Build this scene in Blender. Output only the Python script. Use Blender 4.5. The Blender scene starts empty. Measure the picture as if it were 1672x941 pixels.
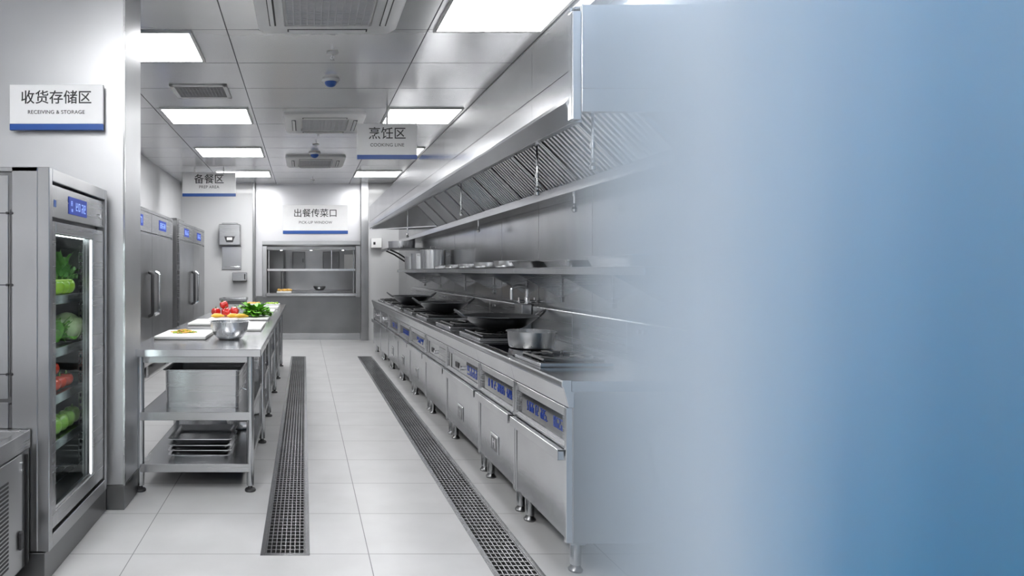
import bpy, bmesh, math, random
from mathutils import Vector, Matrix, noise
PI = math.pi
random.seed(7)
sc = bpy.context.scene
C = sc.collection

# ------------------------------------------------------------------ camera, world, exposure
W, H = 1672, 941
K = 1050.0            # focal length in pixels
EYE = 1.32            # eye height
VPX, VPY = 497.0, 443.0
cam_d = bpy.data.cameras.new('camera')
cam = bpy.data.objects.new('camera', cam_d); C.objects.link(cam)
cam_d.sensor_fit = 'HORIZONTAL'; cam_d.sensor_width = 36.0
cam_d.lens = 36.0 * K / W
cam_d.shift_x = (W / 2 - VPX) / W
cam_d.shift_y = -(H / 2 - VPY) / W
cam_d.clip_start = 0.05; cam_d.clip_end = 100
cam.location = (0, 0, EYE); cam.rotation_euler = (PI / 2, 0, 0)
sc.camera = cam

world = bpy.data.worlds.new('world'); sc.world = world; world.use_nodes = True
world.node_tree.nodes['Background'].inputs[0].default_value = (0.8, 0.88, 1.0, 1)
world.node_tree.nodes['Background'].inputs[1].default_value = 0.3
sc.view_settings.view_transform = 'Standard'
sc.view_settings.look = 'None'
sc.view_settings.exposure = 0.0
sc.view_settings.gamma = 1.0
sc.view_settings.use_curve_mapping = False
sc.cycles.max_bounces = 9
sc.cycles.diffuse_bounces = 4
sc.cycles.glossy_bounces = 5
sc.cycles.transparent_max_bounces = 12
sc.cycles.volume_bounces = 8
sc.cycles.caustics_reflective = False
sc.cycles.caustics_refractive = False
sc.cycles.sample_clamp_indirect = 4.0
PANEL_E = 25.0        # brightness of the ceiling light panels
CEIL = 3.0
WR = 1.80            # steel wall behind the cooking line
WL = -2.35

# ------------------------------------------------------------------ materials
def new_mat(name):
    m = bpy.data.materials.new(name); m.use_nodes = True
    nt = m.node_tree
    return m, nt, nt.nodes['Principled BSDF']

def plain(name, col, rough=0.5, metal=0.0, spec=0.5, var=0.06, scale=8.0, bump=0.0, coat=0.0):
    m, nt, b = new_mat(name)
    tc = nt.nodes.new('ShaderNodeTexCoord'); n = nt.nodes.new('ShaderNodeTexNoise')
    n.inputs['Scale'].default_value = scale; n.inputs['Detail'].default_value = 4
    nt.links.new(tc.outputs['Object'], n.inputs['Vector'])
    r = nt.nodes.new('ShaderNodeValToRGB')
    r.color_ramp.elements[0].position = 0.3; r.color_ramp.elements[1].position = 0.7
    r.color_ramp.elements[0].color = tuple(c * (1 - var) for c in col) + (1,)
    r.color_ramp.elements[1].color = tuple(min(1, c * (1 + var)) for c in col) + (1,)
    nt.links.new(n.outputs['Fac'], r.inputs['Fac']); nt.links.new(r.outputs['Color'], b.inputs['Base Color'])
    b.inputs['Roughness'].default_value = rough; b.inputs['Metallic'].default_value = metal
    b.inputs['Specular IOR Level'].default_value = spec
    b.inputs['Coat Weight'].default_value = coat
    if bump:
        bp = nt.nodes.new('ShaderNodeBump'); bp.inputs['Strength'].default_value = bump
        bp.inputs['Distance'].default_value = 0.004
        nt.links.new(n.outputs['Fac'], bp.inputs['Height']); nt.links.new(bp.outputs['Normal'], b.inputs['Normal'])
    return m

def steel(name, base=0.55, rough=0.28, brush='h', metal=1.0, rv=0.012, tint=(0.99, 1.0, 1.02), bump=0.008, cloud=0.10, ani=0.0):
    """brushed stainless steel; brush = direction of the grain ('h', 'v' or 'y')"""
    m, nt, b = new_mat(name)
    tc = nt.nodes.new('ShaderNodeTexCoord')
    mp = nt.nodes.new('ShaderNodeMapping')
    mp.inputs['Scale'].default_value = {'h': (1.2, 1.2, 120), 'v': (70, 70, 1.2), 'y': (70, 1.2, 70)}[brush]
    nt.links.new(tc.outputs['Object'], mp.inputs['Vector'])
    n = nt.nodes.new('ShaderNodeTexNoise'); n.inputs['Scale'].default_value = 1.0; n.inputs['Detail'].default_value = 3
    nt.links.new(mp.outputs['Vector'], n.inputs['Vector'])
    n2 = nt.nodes.new('ShaderNodeTexNoise'); n2.inputs['Scale'].default_value = 2.2; n2.inputs['Detail'].default_value = 2
    nt.links.new(tc.outputs['Object'], n2.inputs['Vector'])
    mr = nt.nodes.new('ShaderNodeMapRange')
    mr.inputs['From Min'].default_value = 0.3; mr.inputs['From Max'].default_value = 0.7
    mr.inputs['To Min'].default_value = rough - rv * 0.5; mr.inputs['To Max'].default_value = rough + rv * 0.5
    nt.links.new(n.outputs['Fac'], mr.inputs['Value'])
    nt.links.new(mr.outputs['Result'], b.inputs['Roughness'])
    mc = nt.nodes.new('ShaderNodeMapRange')
    mc.inputs['From Min'].default_value = 0.3; mc.inputs['From Max'].default_value = 0.7
    mc.inputs['To Min'].default_value = base * (1 - cloud); mc.inputs['To Max'].default_value = base * (1 + cloud)
    nt.links.new(n2.outputs['Fac'], mc.inputs['Value'])
    cc = nt.nodes.new('ShaderNodeVectorMath'); cc.operation = 'SCALE'
    cc.inputs[0].default_value = tint
    nt.links.new(mc.outputs['Result'], cc.inputs['Scale'])
    nt.links.new(cc.outputs['Vector'], b.inputs['Base Color'])
    b.inputs['Metallic'].default_value = metal
    b.inputs['Anisotropic'].default_value = ani
    return m

def emis(name, col, strength):
    m, nt, b = new_mat(name)
    b.inputs['Base Color'].default_value = tuple(col) + (1,)
    b.inputs['Emission Color'].default_value = tuple(col) + (1,)
    b.inputs['Emission Strength'].default_value = strength
    return m

def seam_mat(name, base, rough, metal, xseams, ystep, yoff, width, seamcol, axis='XY', bump=0.0, var=0.05, zseams=None, brush=None):
    """large flat sheets with thin joints at given world positions (objects at world origin)"""
    m, nt, b = new_mat(name); L = nt.links.new
    tc = nt.nodes.new('ShaderNodeTexCoord'); sep = nt.nodes.new('ShaderNodeSeparateXYZ')
    L(tc.outputs['Object'], sep.inputs[0])
    def mth(op, a, bb=None):
        n = nt.nodes.new('ShaderNodeMath'); n.operation = op
        for i, v in enumerate((a, bb)):
            if v is None: continue
            if isinstance(v, (int, float)): n.inputs[i].default_value = v
            else: L(v, n.inputs[i])
        return n.outputs[0]
    mask = None
    def add(v):
        nonlocal mask
        mask = v if mask is None else mth('MAXIMUM', mask, v)
    for x in xseams:
        add(mth('LESS_THAN', mth('ABSOLUTE', mth('SUBTRACT', sep.outputs[0], x)), width))
    for z in (zseams or []):
        add(mth('LESS_THAN', mth('ABSOLUTE', mth('SUBTRACT', sep.outputs[2], z)), width))
    if ystep:
        f = mth('FRACT', mth('DIVIDE', mth('SUBTRACT', sep.outputs[1], yoff - 0.5 * ystep), ystep))
        add(mth('LESS_THAN', mth('ABSOLUTE', mth('SUBTRACT', f, 0.5)), width / ystep))
    n = nt.nodes.new('ShaderNodeTexNoise'); n.inputs['Scale'].default_value = 3.0; n.inputs['Detail'].default_value = 6
    L(tc.outputs['Object'], n.inputs['Vector'])
    mr = nt.nodes.new('ShaderNodeMapRange'); mr.inputs['From Min'].default_value = .3; mr.inputs['From Max'].default_value = .7
    mr.inputs['To Min'].default_value = 1 - var; mr.inputs['To Max'].default_value = 1 + var
    L(n.outputs['Fac'], mr.inputs['Value'])
    sc_ = nt.nodes.new('ShaderNodeVectorMath'); sc_.operation = 'SCALE'; sc_.inputs[0].default_value = base
    L(mr.outputs['Result'], sc_.inputs['Scale'])
    mx = nt.nodes.new('ShaderNodeMix'); mx.data_type = 'RGBA'
    L(mask, mx.inputs['Factor']); L(sc_.outputs['Vector'], mx.inputs['A']); mx.inputs['B'].default_value = tuple(seamcol) + (1,)
    L(mx.outputs['Result'], b.inputs['Base Color'])
    rr = nt.nodes.new('ShaderNodeMapRange'); rr.inputs['To Min'].default_value = rough; rr.inputs['To Max'].default_value = 0.8
    L(mask, rr.inputs['Value']); L(rr.outputs['Result'], b.inputs['Roughness'])
    b.inputs['Metallic'].default_value = metal
    bp = nt.nodes.new('ShaderNodeBump'); bp.inputs['Strength'].default_value = 0.4; bp.inputs['Distance'].default_value = 0.002; bp.invert = True
    L(mask, bp.inputs['Height']); L(bp.outputs['Normal'], b.inputs['Normal'])
    return m

M = {}
M['steel'] = steel('brushed_steel', 0.47, 0.27, 'h')
M['steel_v'] = steel('brushed_steel_upright', 0.42, 0.30, 'v')
M['steel_dark'] = steel('dark_brushed_steel', 0.22, 0.30, 'h')
M['steel_top'] = steel('worktop_steel', 0.62, 0.17, 'y', rv=0.012, bump=0.004)
M['steel_bright'] = steel('bright_steel', 0.64, 0.22, 'h')
M['steel_pillar'] = steel('satin_steel_cladding', 0.58, 0.42, 'v', cloud=0.05)
M['steel_hood'] = steel('hood_steel', 0.70, 0.20, 'y', rv=0.012, cloud=0.08)
M['vessel'] = steel('spun_steel', 0.64, 0.28, 'v', rv=0.02)
M['baffle'] = steel('baffle_steel', 0.70, 0.30, 'h')
M['polished'] = steel('polished_steel', 0.75, 0.15, 'h', rv=0.01, bump=0.01)
M['leg'] = steel('leg_steel', 0.50, 0.20, 'v')
M['edge'] = steel('steel_edge', 0.80, 0.18, 'h', bump=0.01)
M['iron'] = plain('black_iron', (0.025, 0.026, 0.028), 0.42, 0.3, bump=0.2, scale=40)
M['wok'] = plain('seasoned_wok_iron', (0.11, 0.113, 0.12), 0.38, 0.8, bump=0.1, scale=18)
M['black'] = plain('black_rubber', (0.018, 0.018, 0.02), 0.55)
M['pit'] = plain('drain_pit', (0.02, 0.02, 0.022), 0.7)
M['glassblack'] = plain('black_glass', (0.012, 0.013, 0.018), 0.06, coat=1.0, var=0.02)
M['white'] = plain('white_plastic', (0.80, 0.80, 0.80), 0.4, var=0.02)
M['acwhite'] = plain('air_unit_plastic', (0.86, 0.86, 0.86), 0.45, var=0.02)
M['acgrey'] = plain('air_unit_grille', (0.62, 0.62, 0.64), 0.5, var=0.04)
M['board'] = plain('white_cutting_board', (0.86, 0.86, 0.85), 0.38, var=0.02)
M['wallwhite'] = plain('white_wall_panel', (0.62, 0.625, 0.635), 0.28, var=0.015, scale=1.5, coat=0.3)
M['sign'] = plain('sign_face', (0.92, 0.92, 0.93), 0.40, var=0.02)
M['blue'] = plain('sign_blue', (0.015, 0.08, 0.33), 0.4, var=0.03)
M['ink'] = plain('sign_ink', (0.02, 0.02, 0.022), 0.5)
M['screen'] = emis('blue_display', (0.004, 0.03, 0.28), 0.35)
M['glyph'] = emis('display_glyph', (0.35, 0.5, 0.9), 0.4)
M['blueglyph'] = emis('panel_glyph', (0.02, 0.06, 0.34), 0.08)
M['panel'] = emis('light_panel', (1.0, 1.0, 1.0), PANEL_E)
M['led'] = emis('led_strip', (0.95, 0.98, 1.0), 12.0)
M['ledsoft'] = emis('door_light_strip', (0.95, 0.98, 1.0), 1.2)
M['tomato'] = plain('tomato_skin', (0.62, 0.045, 0.018), 0.22, var=0.15, scale=4, coat=0.5)
M['redpepper'] = plain('red_pepper_skin', (0.60, 0.02, 0.015), 0.2, var=0.2, scale=9, coat=0.5)
M['yellow'] = plain('yellow_pepper_skin', (0.75, 0.45, 0.03), 0.3, var=0.15, scale=9)
M['greenpep'] = plain('green_pepper_skin', (0.30, 0.50, 0.03), 0.25, var=0.15, scale=6, coat=0.4)
M['stem'] = plain('green_stem', (0.09, 0.20, 0.03), 0.5)
M['leaf'] = plain('lettuce_leaf', (0.15, 0.42, 0.04), 0.42, var=0.45, scale=14, bump=0.5)
M['leafdark'] = plain('dark_leaf', (0.11, 0.30, 0.06), 0.45, var=0.45, scale=14, bump=0.5)
M['leaflite'] = plain('pale_cabbage_leaf', (0.55, 0.66, 0.35), 0.4, var=0.25, scale=7, bump=0.5)
M['gourd'] = plain('pale_green_gourd', (0.27, 0.46, 0.08), 0.3, var=0.3, scale=10, coat=0.3)
M['onionw'] = plain('white_turnip', (0.72, 0.74, 0.58), 0.4, var=0.1)
M['noodle'] = plain('yellow_food', (0.75, 0.45, 0.10), 0.45, var=0.25, scale=30)

M['floor'] = seam_mat('floor_tile', (0.49, 0.49, 0.495), 0.33, 0.0, [-3.0, -1.9, -0.80, 0.30, 1.40], 0.5, 3.0, 0.0022, (0.22, 0.22, 0.23), var=0.07)
M['ceiling'] = seam_mat('ceiling_panel', (0.93, 0.93, 0.945), 0.24, 0.7, [-1.55, -0.54, 0.86, 1.68], 0.717, 4.47, 0.004, (0.10, 0.10, 0.11), var=0.03)
M['wallsteel'] = seam_mat('steel_wall_sheet', (0.42, 0.425, 0.435), 0.20, 1.0, [], 0.92, 3.1, 0.003, (0.15, 0.15, 0.16), var=0.12)
M['wallleft'] = seam_mat('white_wall_sheet', (0.78, 0.785, 0.80), 0.25, 0.1, [], 1.2, 0.4, 0.002, (0.4, 0.4, 0.4), var=0.02)
M['wallback'] = plain('satin_back_panel', (0.62, 0.62, 0.64), 0.30, 0.55, var=0.02, scale=1.2)

def glass_mat():
    m, nt, b = new_mat('clear_glass')  # thin pane: mostly clear, mirror-like at grazing angles
    out = nt.nodes['Material Output']; nt.nodes.remove(b)
    t = nt.nodes.new('ShaderNodeBsdfTransparent'); t.inputs[0].default_value = (0.90, 0.95, 0.94, 1)
    g = nt.nodes.new('ShaderNodeBsdfGlossy'); g.inputs['Roughness'].default_value = 0.03
    fc = nt.nodes.new('ShaderNodeLayerWeight'); fc.inputs['Blend'].default_value = 0.5
    pw = nt.nodes.new('ShaderNodeMath'); pw.operation = 'POWER'; pw.inputs[1].default_value = 5.0
    nt.links.new(fc.outputs['Facing'], pw.inputs[0])
    lw = nt.nodes.new('ShaderNodeMath'); lw.operation = 'MULTIPLY_ADD'; lw.inputs[1].default_value = 0.3; lw.inputs[2].default_value = 0.03
    nt.links.new(pw.outputs[0], lw.inputs[0])
    mx = nt.nodes.new('ShaderNodeMixShader')
    nt.links.new(lw.outputs[0], mx.inputs[0]); nt.links.new(t.outputs[0], mx.inputs[1]); nt.links.new(g.outputs[0], mx.inputs[2])
    nt.links.new(mx.outputs[0], out.inputs['Surface'])
    return m
M['glass'] = glass_mat()

# ------------------------------------------------------------------ mesh builder
def world_loc(o):
    v = Vector((0, 0, 0))
    while o is not None:
        v += o.location; o = o.parent
    return v

class MB:
    def __init__(s): s.v = []; s.f = []
    def add(s, vs, fs):
        n = len(s.v); s.v += [tuple(v) for v in vs]; s.f += [tuple(i + n for i in f) for f in fs]; return s
    def box(s, x0, x1, y0, y1, z0, z1):
        return s.add([(x0,y0,z0),(x1,y0,z0),(x1,y1,z0),(x0,y1,z0),(x0,y0,z1),(x1,y0,z1),(x1,y1,z1),(x0,y1,z1)],
              [(0,3,2,1),(4,5,6,7),(0,1,5,4),(1,2,6,5),(2,3,7,6),(3,0,4,7)])
    def prism_y(s, prof, y0, y1, z1off=0.0):
        """profile of (x,z) extruded along Y"""
        n = len(prof)
        vs = [(x, y0, z) for x, z in prof] + [(x, y1, z + z1off) for x, z in prof]
        fs = [tuple(range(n)), tuple(range(2*n-1, n-1, -1))] + [(i, (i+1) % n + 0, (i+1) % n + n, i + n)[::-1] for i in range(n)]
        return s.add(vs, fs)
    def prism_x(s, prof, x0, x1):
        n = len(prof)
        vs = [(x0, y, z) for y, z in prof] + [(x1, y, z) for y, z in prof]
        fs = [tuple(range(n)), tuple(range(2*n-1, n-1, -1))] + [(i, (i+1) % n, (i+1) % n + n, i + n)[::-1] for i in range(n)]
        return s.add(vs, fs)
    def prism_z(s, prof, z0, z1):
        n = len(prof)
        vs = [(x, y, z0) for x, y in prof] + [(x, y, z1) for x, y in prof]
        fs = [tuple(range(n))[::-1], tuple(range(n, 2*n))] + [(i, (i+1) % n, (i+1) % n + n, i + n) for i in range(n)]
        return s.add(vs, fs)
    def tube(s, pts, r, n=10, cap=True, rs=None):
        pts = [Vector(p) for p in pts]; rings = []; prev = None
        for i, p in enumerate(pts):
            d = (pts[min(i+1, len(pts)-1)] - pts[max(i-1, 0)]).normalized()
            if prev is None:
                a = Vector((0,0,1)) if abs(d.z) < .9 else Vector((1,0,0))
                u = d.cross(a).normalized()
            else:
                u = (prev - d * prev.dot(d)).normalized()
            prev = u; w = d.cross(u)
            rr = rs[i] if rs else r
            rings.append([p + (u*math.cos(2*PI*k/n) + w*math.sin(2*PI*k/n))*rr for k in range(n)])
        vs = [v for ring in rings for v in ring]; fs = []
        for i in range(len(rings)-1):
            for k in range(n):
                fs.append((i*n+k, i*n+(k+1)%n, (i+1)*n+(k+1)%n, (i+1)*n+k))
        if cap:
            fs.append(tuple(range(n))[::-1]); fs.append(tuple((len(rings)-1)*n+k for k in range(n)))
        return s.add(vs, fs)
    def cyl(s, x, y, z0, z1, r, n=20, r2=None):
        return s.tube([(x,y,z0),(x,y,z1)], r, n, rs=[r, r if r2 is None else r2])
    def cyl_ax(s, a, b, r, n=16): return s.tube([a, b], r, n)
    def lathe(s, prof, c=(0,0,0), n=40, sx=1, sy=1, wob=None):
        """prof of (r,z), closed on the axis where r == 0"""
        vs = []; fs = []; idx = []
        for (r, z) in prof:
            if r < 1e-6:
                vs.append((c[0], c[1], c[2]+z)); idx.append([len(vs)-1]*n)
            else:
                row = []
                for k in range(n):
                    a = 2*PI*k/n; q = r*(wob(a, z) if wob else 1)
                    vs.append((c[0]+q*math.cos(a)*sx, c[1]+q*math.sin(a)*sy, c[2]+z)); row.append(len(vs)-1)
                idx.append(row)
        for i in range(len(prof)-1):
            a, b = idx[i], idx[i+1]
            for k in range(n):
                q = [a[k], a[(k+1)%n], b[(k+1)%n], b[k]]
                q = [v for j, v in enumerate(q) if v not in q[:j]]
                if len(q) > 2: fs.append(tuple(q))
        return s.add(vs, fs)
    def build(s, name, mat, parent=None, bevel=0.0, smooth=False, seg=1, weld=False):
        me = bpy.data.meshes.new(name)
        off = world_loc(parent) if parent else Vector((0,0,0))
        me.from_pydata([tuple(Vector(v) - off) for v in s.v], [], s.f)
        me.materials.append(M[mat] if isinstance(mat, str) else mat)
        if weld or smooth:
            bm = bmesh.new(); bm.from_mesh(me)
            bmesh.ops.remove_doubles(bm, verts=bm.verts, dist=1e-6)
            bmesh.ops.recalc_face_normals(bm, faces=bm.faces)
            bm.to_mesh(me); bm.free()
        o = bpy.data.objects.new(name, me); C.objects.link(o)
        if parent: o.parent = parent
        if smooth:
            for p in me.polygons: p.use_smooth = True
            es = math.radians(38)
            bm = bmesh.new(); bm.from_mesh(me)
            for e in bm.edges:
                if len(e.link_faces) == 2 and e.calc_face_angle(0) > es: e.smooth = False
            bm.to_mesh(me); bm.free()
        if bevel:
            b = o.modifiers.new('bevel', 'BEVEL'); b.width = bevel; b.segments = seg; b.limit_method = 'ANGLE'
            b.angle_limit = math.radians(40)
        return o

def tag(o, label=None, cat=None, group=None, kind=None):
    if label: o['label'] = label
    if cat: o['category'] = cat
    if group: o['group'] = group
    if kind: o['kind'] = kind
    return o
def empty(name, loc, label, cat, group=None):
    o = bpy.data.objects.new(name, None); C.objects.link(o); o.location = loc
    o.empty_display_size = 0.05
    return tag(o, label, cat, group)
def struct(o, label=None): o['kind'] = 'structure'; 
def copy_tree(o, parent=None):
    c = o.copy(); C.objects.link(c)
    if parent: c.parent = parent
    for ch in list(o.children): copy_tree(ch, c)
    return c
def place_copy(o, loc, rz, label, group=None):
    c = copy_tree(o); c.location = loc; c.rotation_euler = (0, 0, rz)
    c['label'] = label
    if group: c['group'] = group
    return c
def text(name, s, size, loc, rot, mat, parent, ext=0.0008, spacing=1.0, bold=0.0):
    cu = bpy.data.curves.new(name, 'FONT'); cu.body = s; cu.size = size
    cu.align_x = 'CENTER'; cu.align_y = 'CENTER'; cu.extrude = ext; cu.space_character = spacing; cu.offset = bold
    t = bpy.data.objects.new(name, cu); C.objects.link(t)
    bpy.context.view_layer.update()
    dg = bpy.context.evaluated_depsgraph_get()
    me = bpy.data.meshes.new_from_object(t.evaluated_get(dg))
    bpy.data.objects.remove(t)
    me.name = name; me.materials.clear(); me.materials.append(M[mat])
    o = bpy.data.objects.new(name, me); C.objects.link(o)
    o.parent = parent; o.location = Vector(loc) - world_loc(parent); o.rotation_euler = rot
    return o
FACE_CAM = (PI/2, 0, 0); FACE_PX = (PI/2, 0, PI/2); FACE_NX = (PI/2, 0, -PI/2)

# ------------------------------------------------------------------ the room
D1 = (-0.205, 0.025, 2.98, 9.95)     # left drain: x0 x1 y0 y1
D2 = (0.82, 1.045, 2.35, 9.95)
m = MB()
xs = [-3.4, D1[0], D1[1], D2[0], D2[1], 2.2]
for i in range(5):
    x0, x1 = xs[i], xs[i+1]
    d = {1: D1, 3: D2}.get(i)
    if d:
        m.box(x0, x1, -3, d[2], -0.1, 0); m.box(x0, x1, d[3], 16, -0.1, 0)
    else: m.box(x0, x1, -3, 16, -0.1, 0)
fl = m.build('floor', 'floor'); struct(fl)
c = MB().box(-3.4, 2.2, -3, 12.45, CEIL, CEIL + 0.1).build('ceiling', 'ceiling'); struct(c)
w = MB().box(WL - 0.1, WL, 3.9, 12.4, 0, CEIL).build('wall_left', 'wallleft'); struct(w)
w = MB().box(-2.95, -2.85, -3, 3.6, 0, CEIL).build('wall_left_front', 'wallleft'); struct(w)
w = MB().box(WR, WR + 0.1, -3, 12.4, 0, CEIL).build('wall_right', 'wallsteel'); struct(w)
w = MB().box(-3.4, 2.2, -3.1, -3.0, 0, CEIL).build('wall_rear', 'wallleft'); struct(w)
# steel-clad pier beside the display fridge
PX = -0.998
w = MB().box(-2.95, PX, 3.56, 3.92, 0.135, CEIL).build('wall_pier', 'steel_pillar', bevel=0.003); struct(w)
w = MB().box(-2.95, PX + 0.004, 3.552, 3.925, 0, 0.135).build('baseboard_pier', 'steel_dark', bevel=0.002); struct(w)
w = MB().box(PX - 0.004, PX + 0.006, 3.553, 3.563, 0.135, CEIL).build('trim_1', 'edge'); struct(w)
# back wall
YB = 12.25; YR = 12.40
w = MB().box(WL - .1, -0.98, YB, YB + 0.3, 0, CEIL).build('wall_back_left', 'wallwhite'); struct(w)
w = MB().box(1.20, WR + .1, YB, YB + 0.3, 0, CEIL).build('wall_back_right', 'wallwhite'); struct(w)
WX0, WX1, WZ0, WZ1 = -0.72, 0.985, 0.90, 1.80
m = MB().box(-0.98, WX0, YR, YR + .15, 0, CEIL).box(WX1, 1.20, YR, YR + .15, 0, CEIL)
m.box(WX0, WX1, YR, YR + .15, WZ1, CEIL).box(WX0, WX1, YR, YR + .15, 0, WZ0)
w = m.build('wall_back', 'wallback'); struct(w)
w = MB().box(-0.985, -0.94, YB - .02, YR, 0, CEIL).build('trim_2', 'steel_dark', bevel=.003); struct(w)
w = MB().box(1.08, 1.215, YB - .03, YR, 0, CEIL).build('trim_3', 'steel_v', bevel=.003); struct(w)
w = MB().box(-0.93, 1.08, YR - .012, YR, 0.13, 0.84).build('trim_4', 'steel_dark', bevel=.003); struct(w)
w = MB().box(-0.93, 1.08, YR - .03, YR, 0.0, 0.13).build('baseboard_back', 'steel', bevel=.003); struct(w)
w = MB().box(-2.35, -.985, YB - .015, YB, 0.0, 0.12).build('baseboard_back_left', 'steel', bevel=.003); struct(w)
w = MB().box(WL, WL + .015, 3.93, YB - .02, 0.0, 0.12).build('baseboard_left', 'steel', bevel=.003); struct(w)
# pick-up window
win = bpy.data.objects.new('window_1', None); C.objects.link(win); win.location = (0.13, YR, 0.85); struct(win)
m = MB()
m.prism_x([(YR - .05, WZ1 + .10), (YR + .15, WZ1 + .10), (YR + .15, WZ1), (YR - .01, WZ1), (YR - .05, WZ1 + .03)], WX0 - .09, WX1 + .09)
m.box(WX0 - .09, WX0, YR - .05, YR + .15, WZ0 - .08, WZ1).box(WX1, WX1 + .09, YR - .05, YR + .15, WZ0 - .08, WZ1)
m.build('window_frame', 'steel_v', win, bevel=.004)
MB().box(WX0 - .02, WX1 + .02, YR - .16, YR + .25, WZ0 - .055, WZ0).build('sill', 'steel_bright', win, bevel=.004)
MB().box(WX0, WX1, YR + .02, YR + .22, 1.335, 1.355).box(WX0, WX1, YR + .015, YR + .03, 1.325, 1.365).build('pass_shelf', 'steel_bright', win)
for x in (WX0 + .03, WX1 - .03): MB().box(x - .008, x + .008, YR + .10, YR + .12, WZ0, WZ1).build('upright', 'leg', win)
MB().box(WX0, WX1, YR + .03, YR + .2, WZ1 - .07, WZ1 - .01).build('lamp_rail', 'steel_dark', win)
MB().box(.52, .535, YR + .10, YR + .115, 1.355, WZ1 - .07).build('upright', 'leg', win)
for x in (-.45, .13, .75): MB().cyl(x, YR + .1, WZ1 - .078, WZ1 - .07, .02, 12).build('warming_lamp', 'led', win)
# room beyond
w = MB().box(-1.9, 2.2, 15.4, 15.5, 0, 2.8).box(-1.9, -1.8, 12.55, 15.4, 0, 2.8).box(2.1, 2.2, 12.55, 15.4, 0, 2.8).build('wall_servery', 'steel_v'); struct(w)
w = MB().box(-1.9, 2.2, 12.55, 15.5, 2.8, 2.9).build('ceiling_servery', 'ceiling'); struct(w)

# ------------------------------------------------------------------ ceiling lights
def ceiling_light(x0, x1, y0, y1, label, group='square ceiling light panels'):
    t = empty('ceiling_light', ((x0+x1)/2, (y0+y1)/2, CEIL), label, 'ceiling light', group)
    f = .022; z0 = CEIL - .014
    MB().box(x0-f, x1+f, y0-f, y0, z0, CEIL).box(x0-f, x1+f, y1, y1+f, z0, CEIL).box(x0-f, x0, y0, y1, z0, CEIL).box(x1, x1+f, y0, y1, z0, CEIL).build('frame', 'acwhite', t)
    MB().box(x0, x1, y0, y1, z0 + .001, CEIL).build('diffuser', 'panel', t)
Lx = (-1.475, -0.60); Rx = (0.885, 1.62)
ceiling_light(-1.70, -0.81, 4.51, 5.11, 'bright ceiling panel at upper left, nearest in the left row, cut by the steel pier')
ceiling_light(*Lx, 6.63, 7.26, 'bright ceiling panel just beyond the small slotted air vent')
ceiling_light(*Lx, 8.73, 9.38, 'bright ceiling panel, third of the left row, above the tall fridges')
ceiling_light(*Lx, 10.76, 11.38, 'farthest bright ceiling panel of the left row, behind the prep area sign')
ceiling_light(0.92, 1.64, 3.72, 4.47, 'large bright ceiling panel at top, beside the hood')
ceiling_light(*Rx, 6.63, 7.26, 'bright ceiling panel right above the cooking line sign')
ceiling_light(*Rx, 8.73, 9.38, 'bright ceiling panel hidden partly by the cooking line sign')
ceiling_light(*Rx, 10.76, 11.38, 'farthest bright ceiling panel of the right row, near the pick-up wall')
for (a, b, y0, nm) in ((-1.475, -.6, 1.45, 'ahead left of'), (.885, 1.62, 1.66, 'ahead right of'), (-1.70, -.81, .31, 'left of'), (.885, 1.62, -.2, 'right of'),
                       (-1.475, -.6, -1.8, 'behind left of'), (.885, 1.62, -1.8, 'behind right of')):
    ceiling_light(a, b, y0, y0 + .63, 'bright ceiling panel out of frame, %s the viewpoint' % nm)  # unseen panels added to brighten the signs, pier and right side
t = empty('ceiling_light', (0.1, 13.5, 2.8), 'small ceiling panel in the room behind the pick-up window', 'ceiling light')
MB().box(-.3, .5, 13.3, 13.7, 2.785, 2.8).build('diffuser', 'panel', t)

# ------------------------------------------------------------------ floor drains
def drain(d, label):
    x0, x1, y0, y1 = d
    t = empty('floor_drain', ((x0+x1)/2, (y0+y1)/2, -.06), label, 'drain', 'slotted floor drains')
    f = .022
    MB().box(x0, x1, y0, y1, -.098, -.07).build('channel', 'pit', t)
    MB().box(x0, x0+f, y0, y1, -.07, .002).box(x1-f, x1, y0, y1, -.07, .002).box(x0+f, x1-f, y0, y0+f, -.07, .002).box(x0+f, x1-f, y1-f, y1, -.07, .002).build('frame', 'steel_bright', t)
    m = MB(); a, b = x0 + f + .004, x1 - f - .004; n = 8
    for i in range(n + 1):
        x = a + (b - a) * i / n; m.box(x - .0024, x + .0024, y0 + f, y1 - f, -.022, -.001)
    y = y0 + f + .01
    while y < y1 - f:
        m.box(a, b, y - .004, y + .004, -.018, -.002); y += .042
    m.build('grate', 'steel_bright', t)
drain(D1, 'long steel grated floor drain beside the prep table')
drain(D2, 'long steel grated floor drain running along the foot of the cooking line')

# ------------------------------------------------------------------ left: glass door fridge
FX = -1.075; FY0, FY1 = 2.71, 3.50; FZ0, FZ1 = .135, 1.76; FB = -1.80
fr = empty('display_fridge', ((FX+FB)/2, 3.1, 0), 'tall stainless fridge with glass door showing shelves of vegetables', 'fridge')
m = MB()  # carcass: hollow box
m.box(FB, FX-.05, FY0+.008, FY0+.05, FZ0, FZ1-.02).box(FB, FX-.05, FY1-.05, FY1, FZ0, FZ1-.02)
m.box(FB, FX-.05, FY0+.05, FY1-.05, FZ1-.26, FZ1-.02).box(FB, FX-.05, FY0+.05, FY1-.05, FZ0, FZ0+.10)
m.box(FB, FB+.04, FY0+.05, FY1-.05, FZ0+.10, FZ1-.26)
m.build('body', 'steel_dark', fr, bevel=.002)
m = MB()  # surrounding case frame
m.box(FX-.05, FX, FY0, FY0+.035, FZ0, FZ1).box(FX-.05, FX, FY1-.03, FY1, FZ0, FZ1)
m.box(FX-.05, FX, FY0+.035, FY1-.03, FZ1-.055, FZ1).box(FX-.05, FX, FY0+.035, FY1-.03, FZ0, FZ0+.06)
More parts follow.
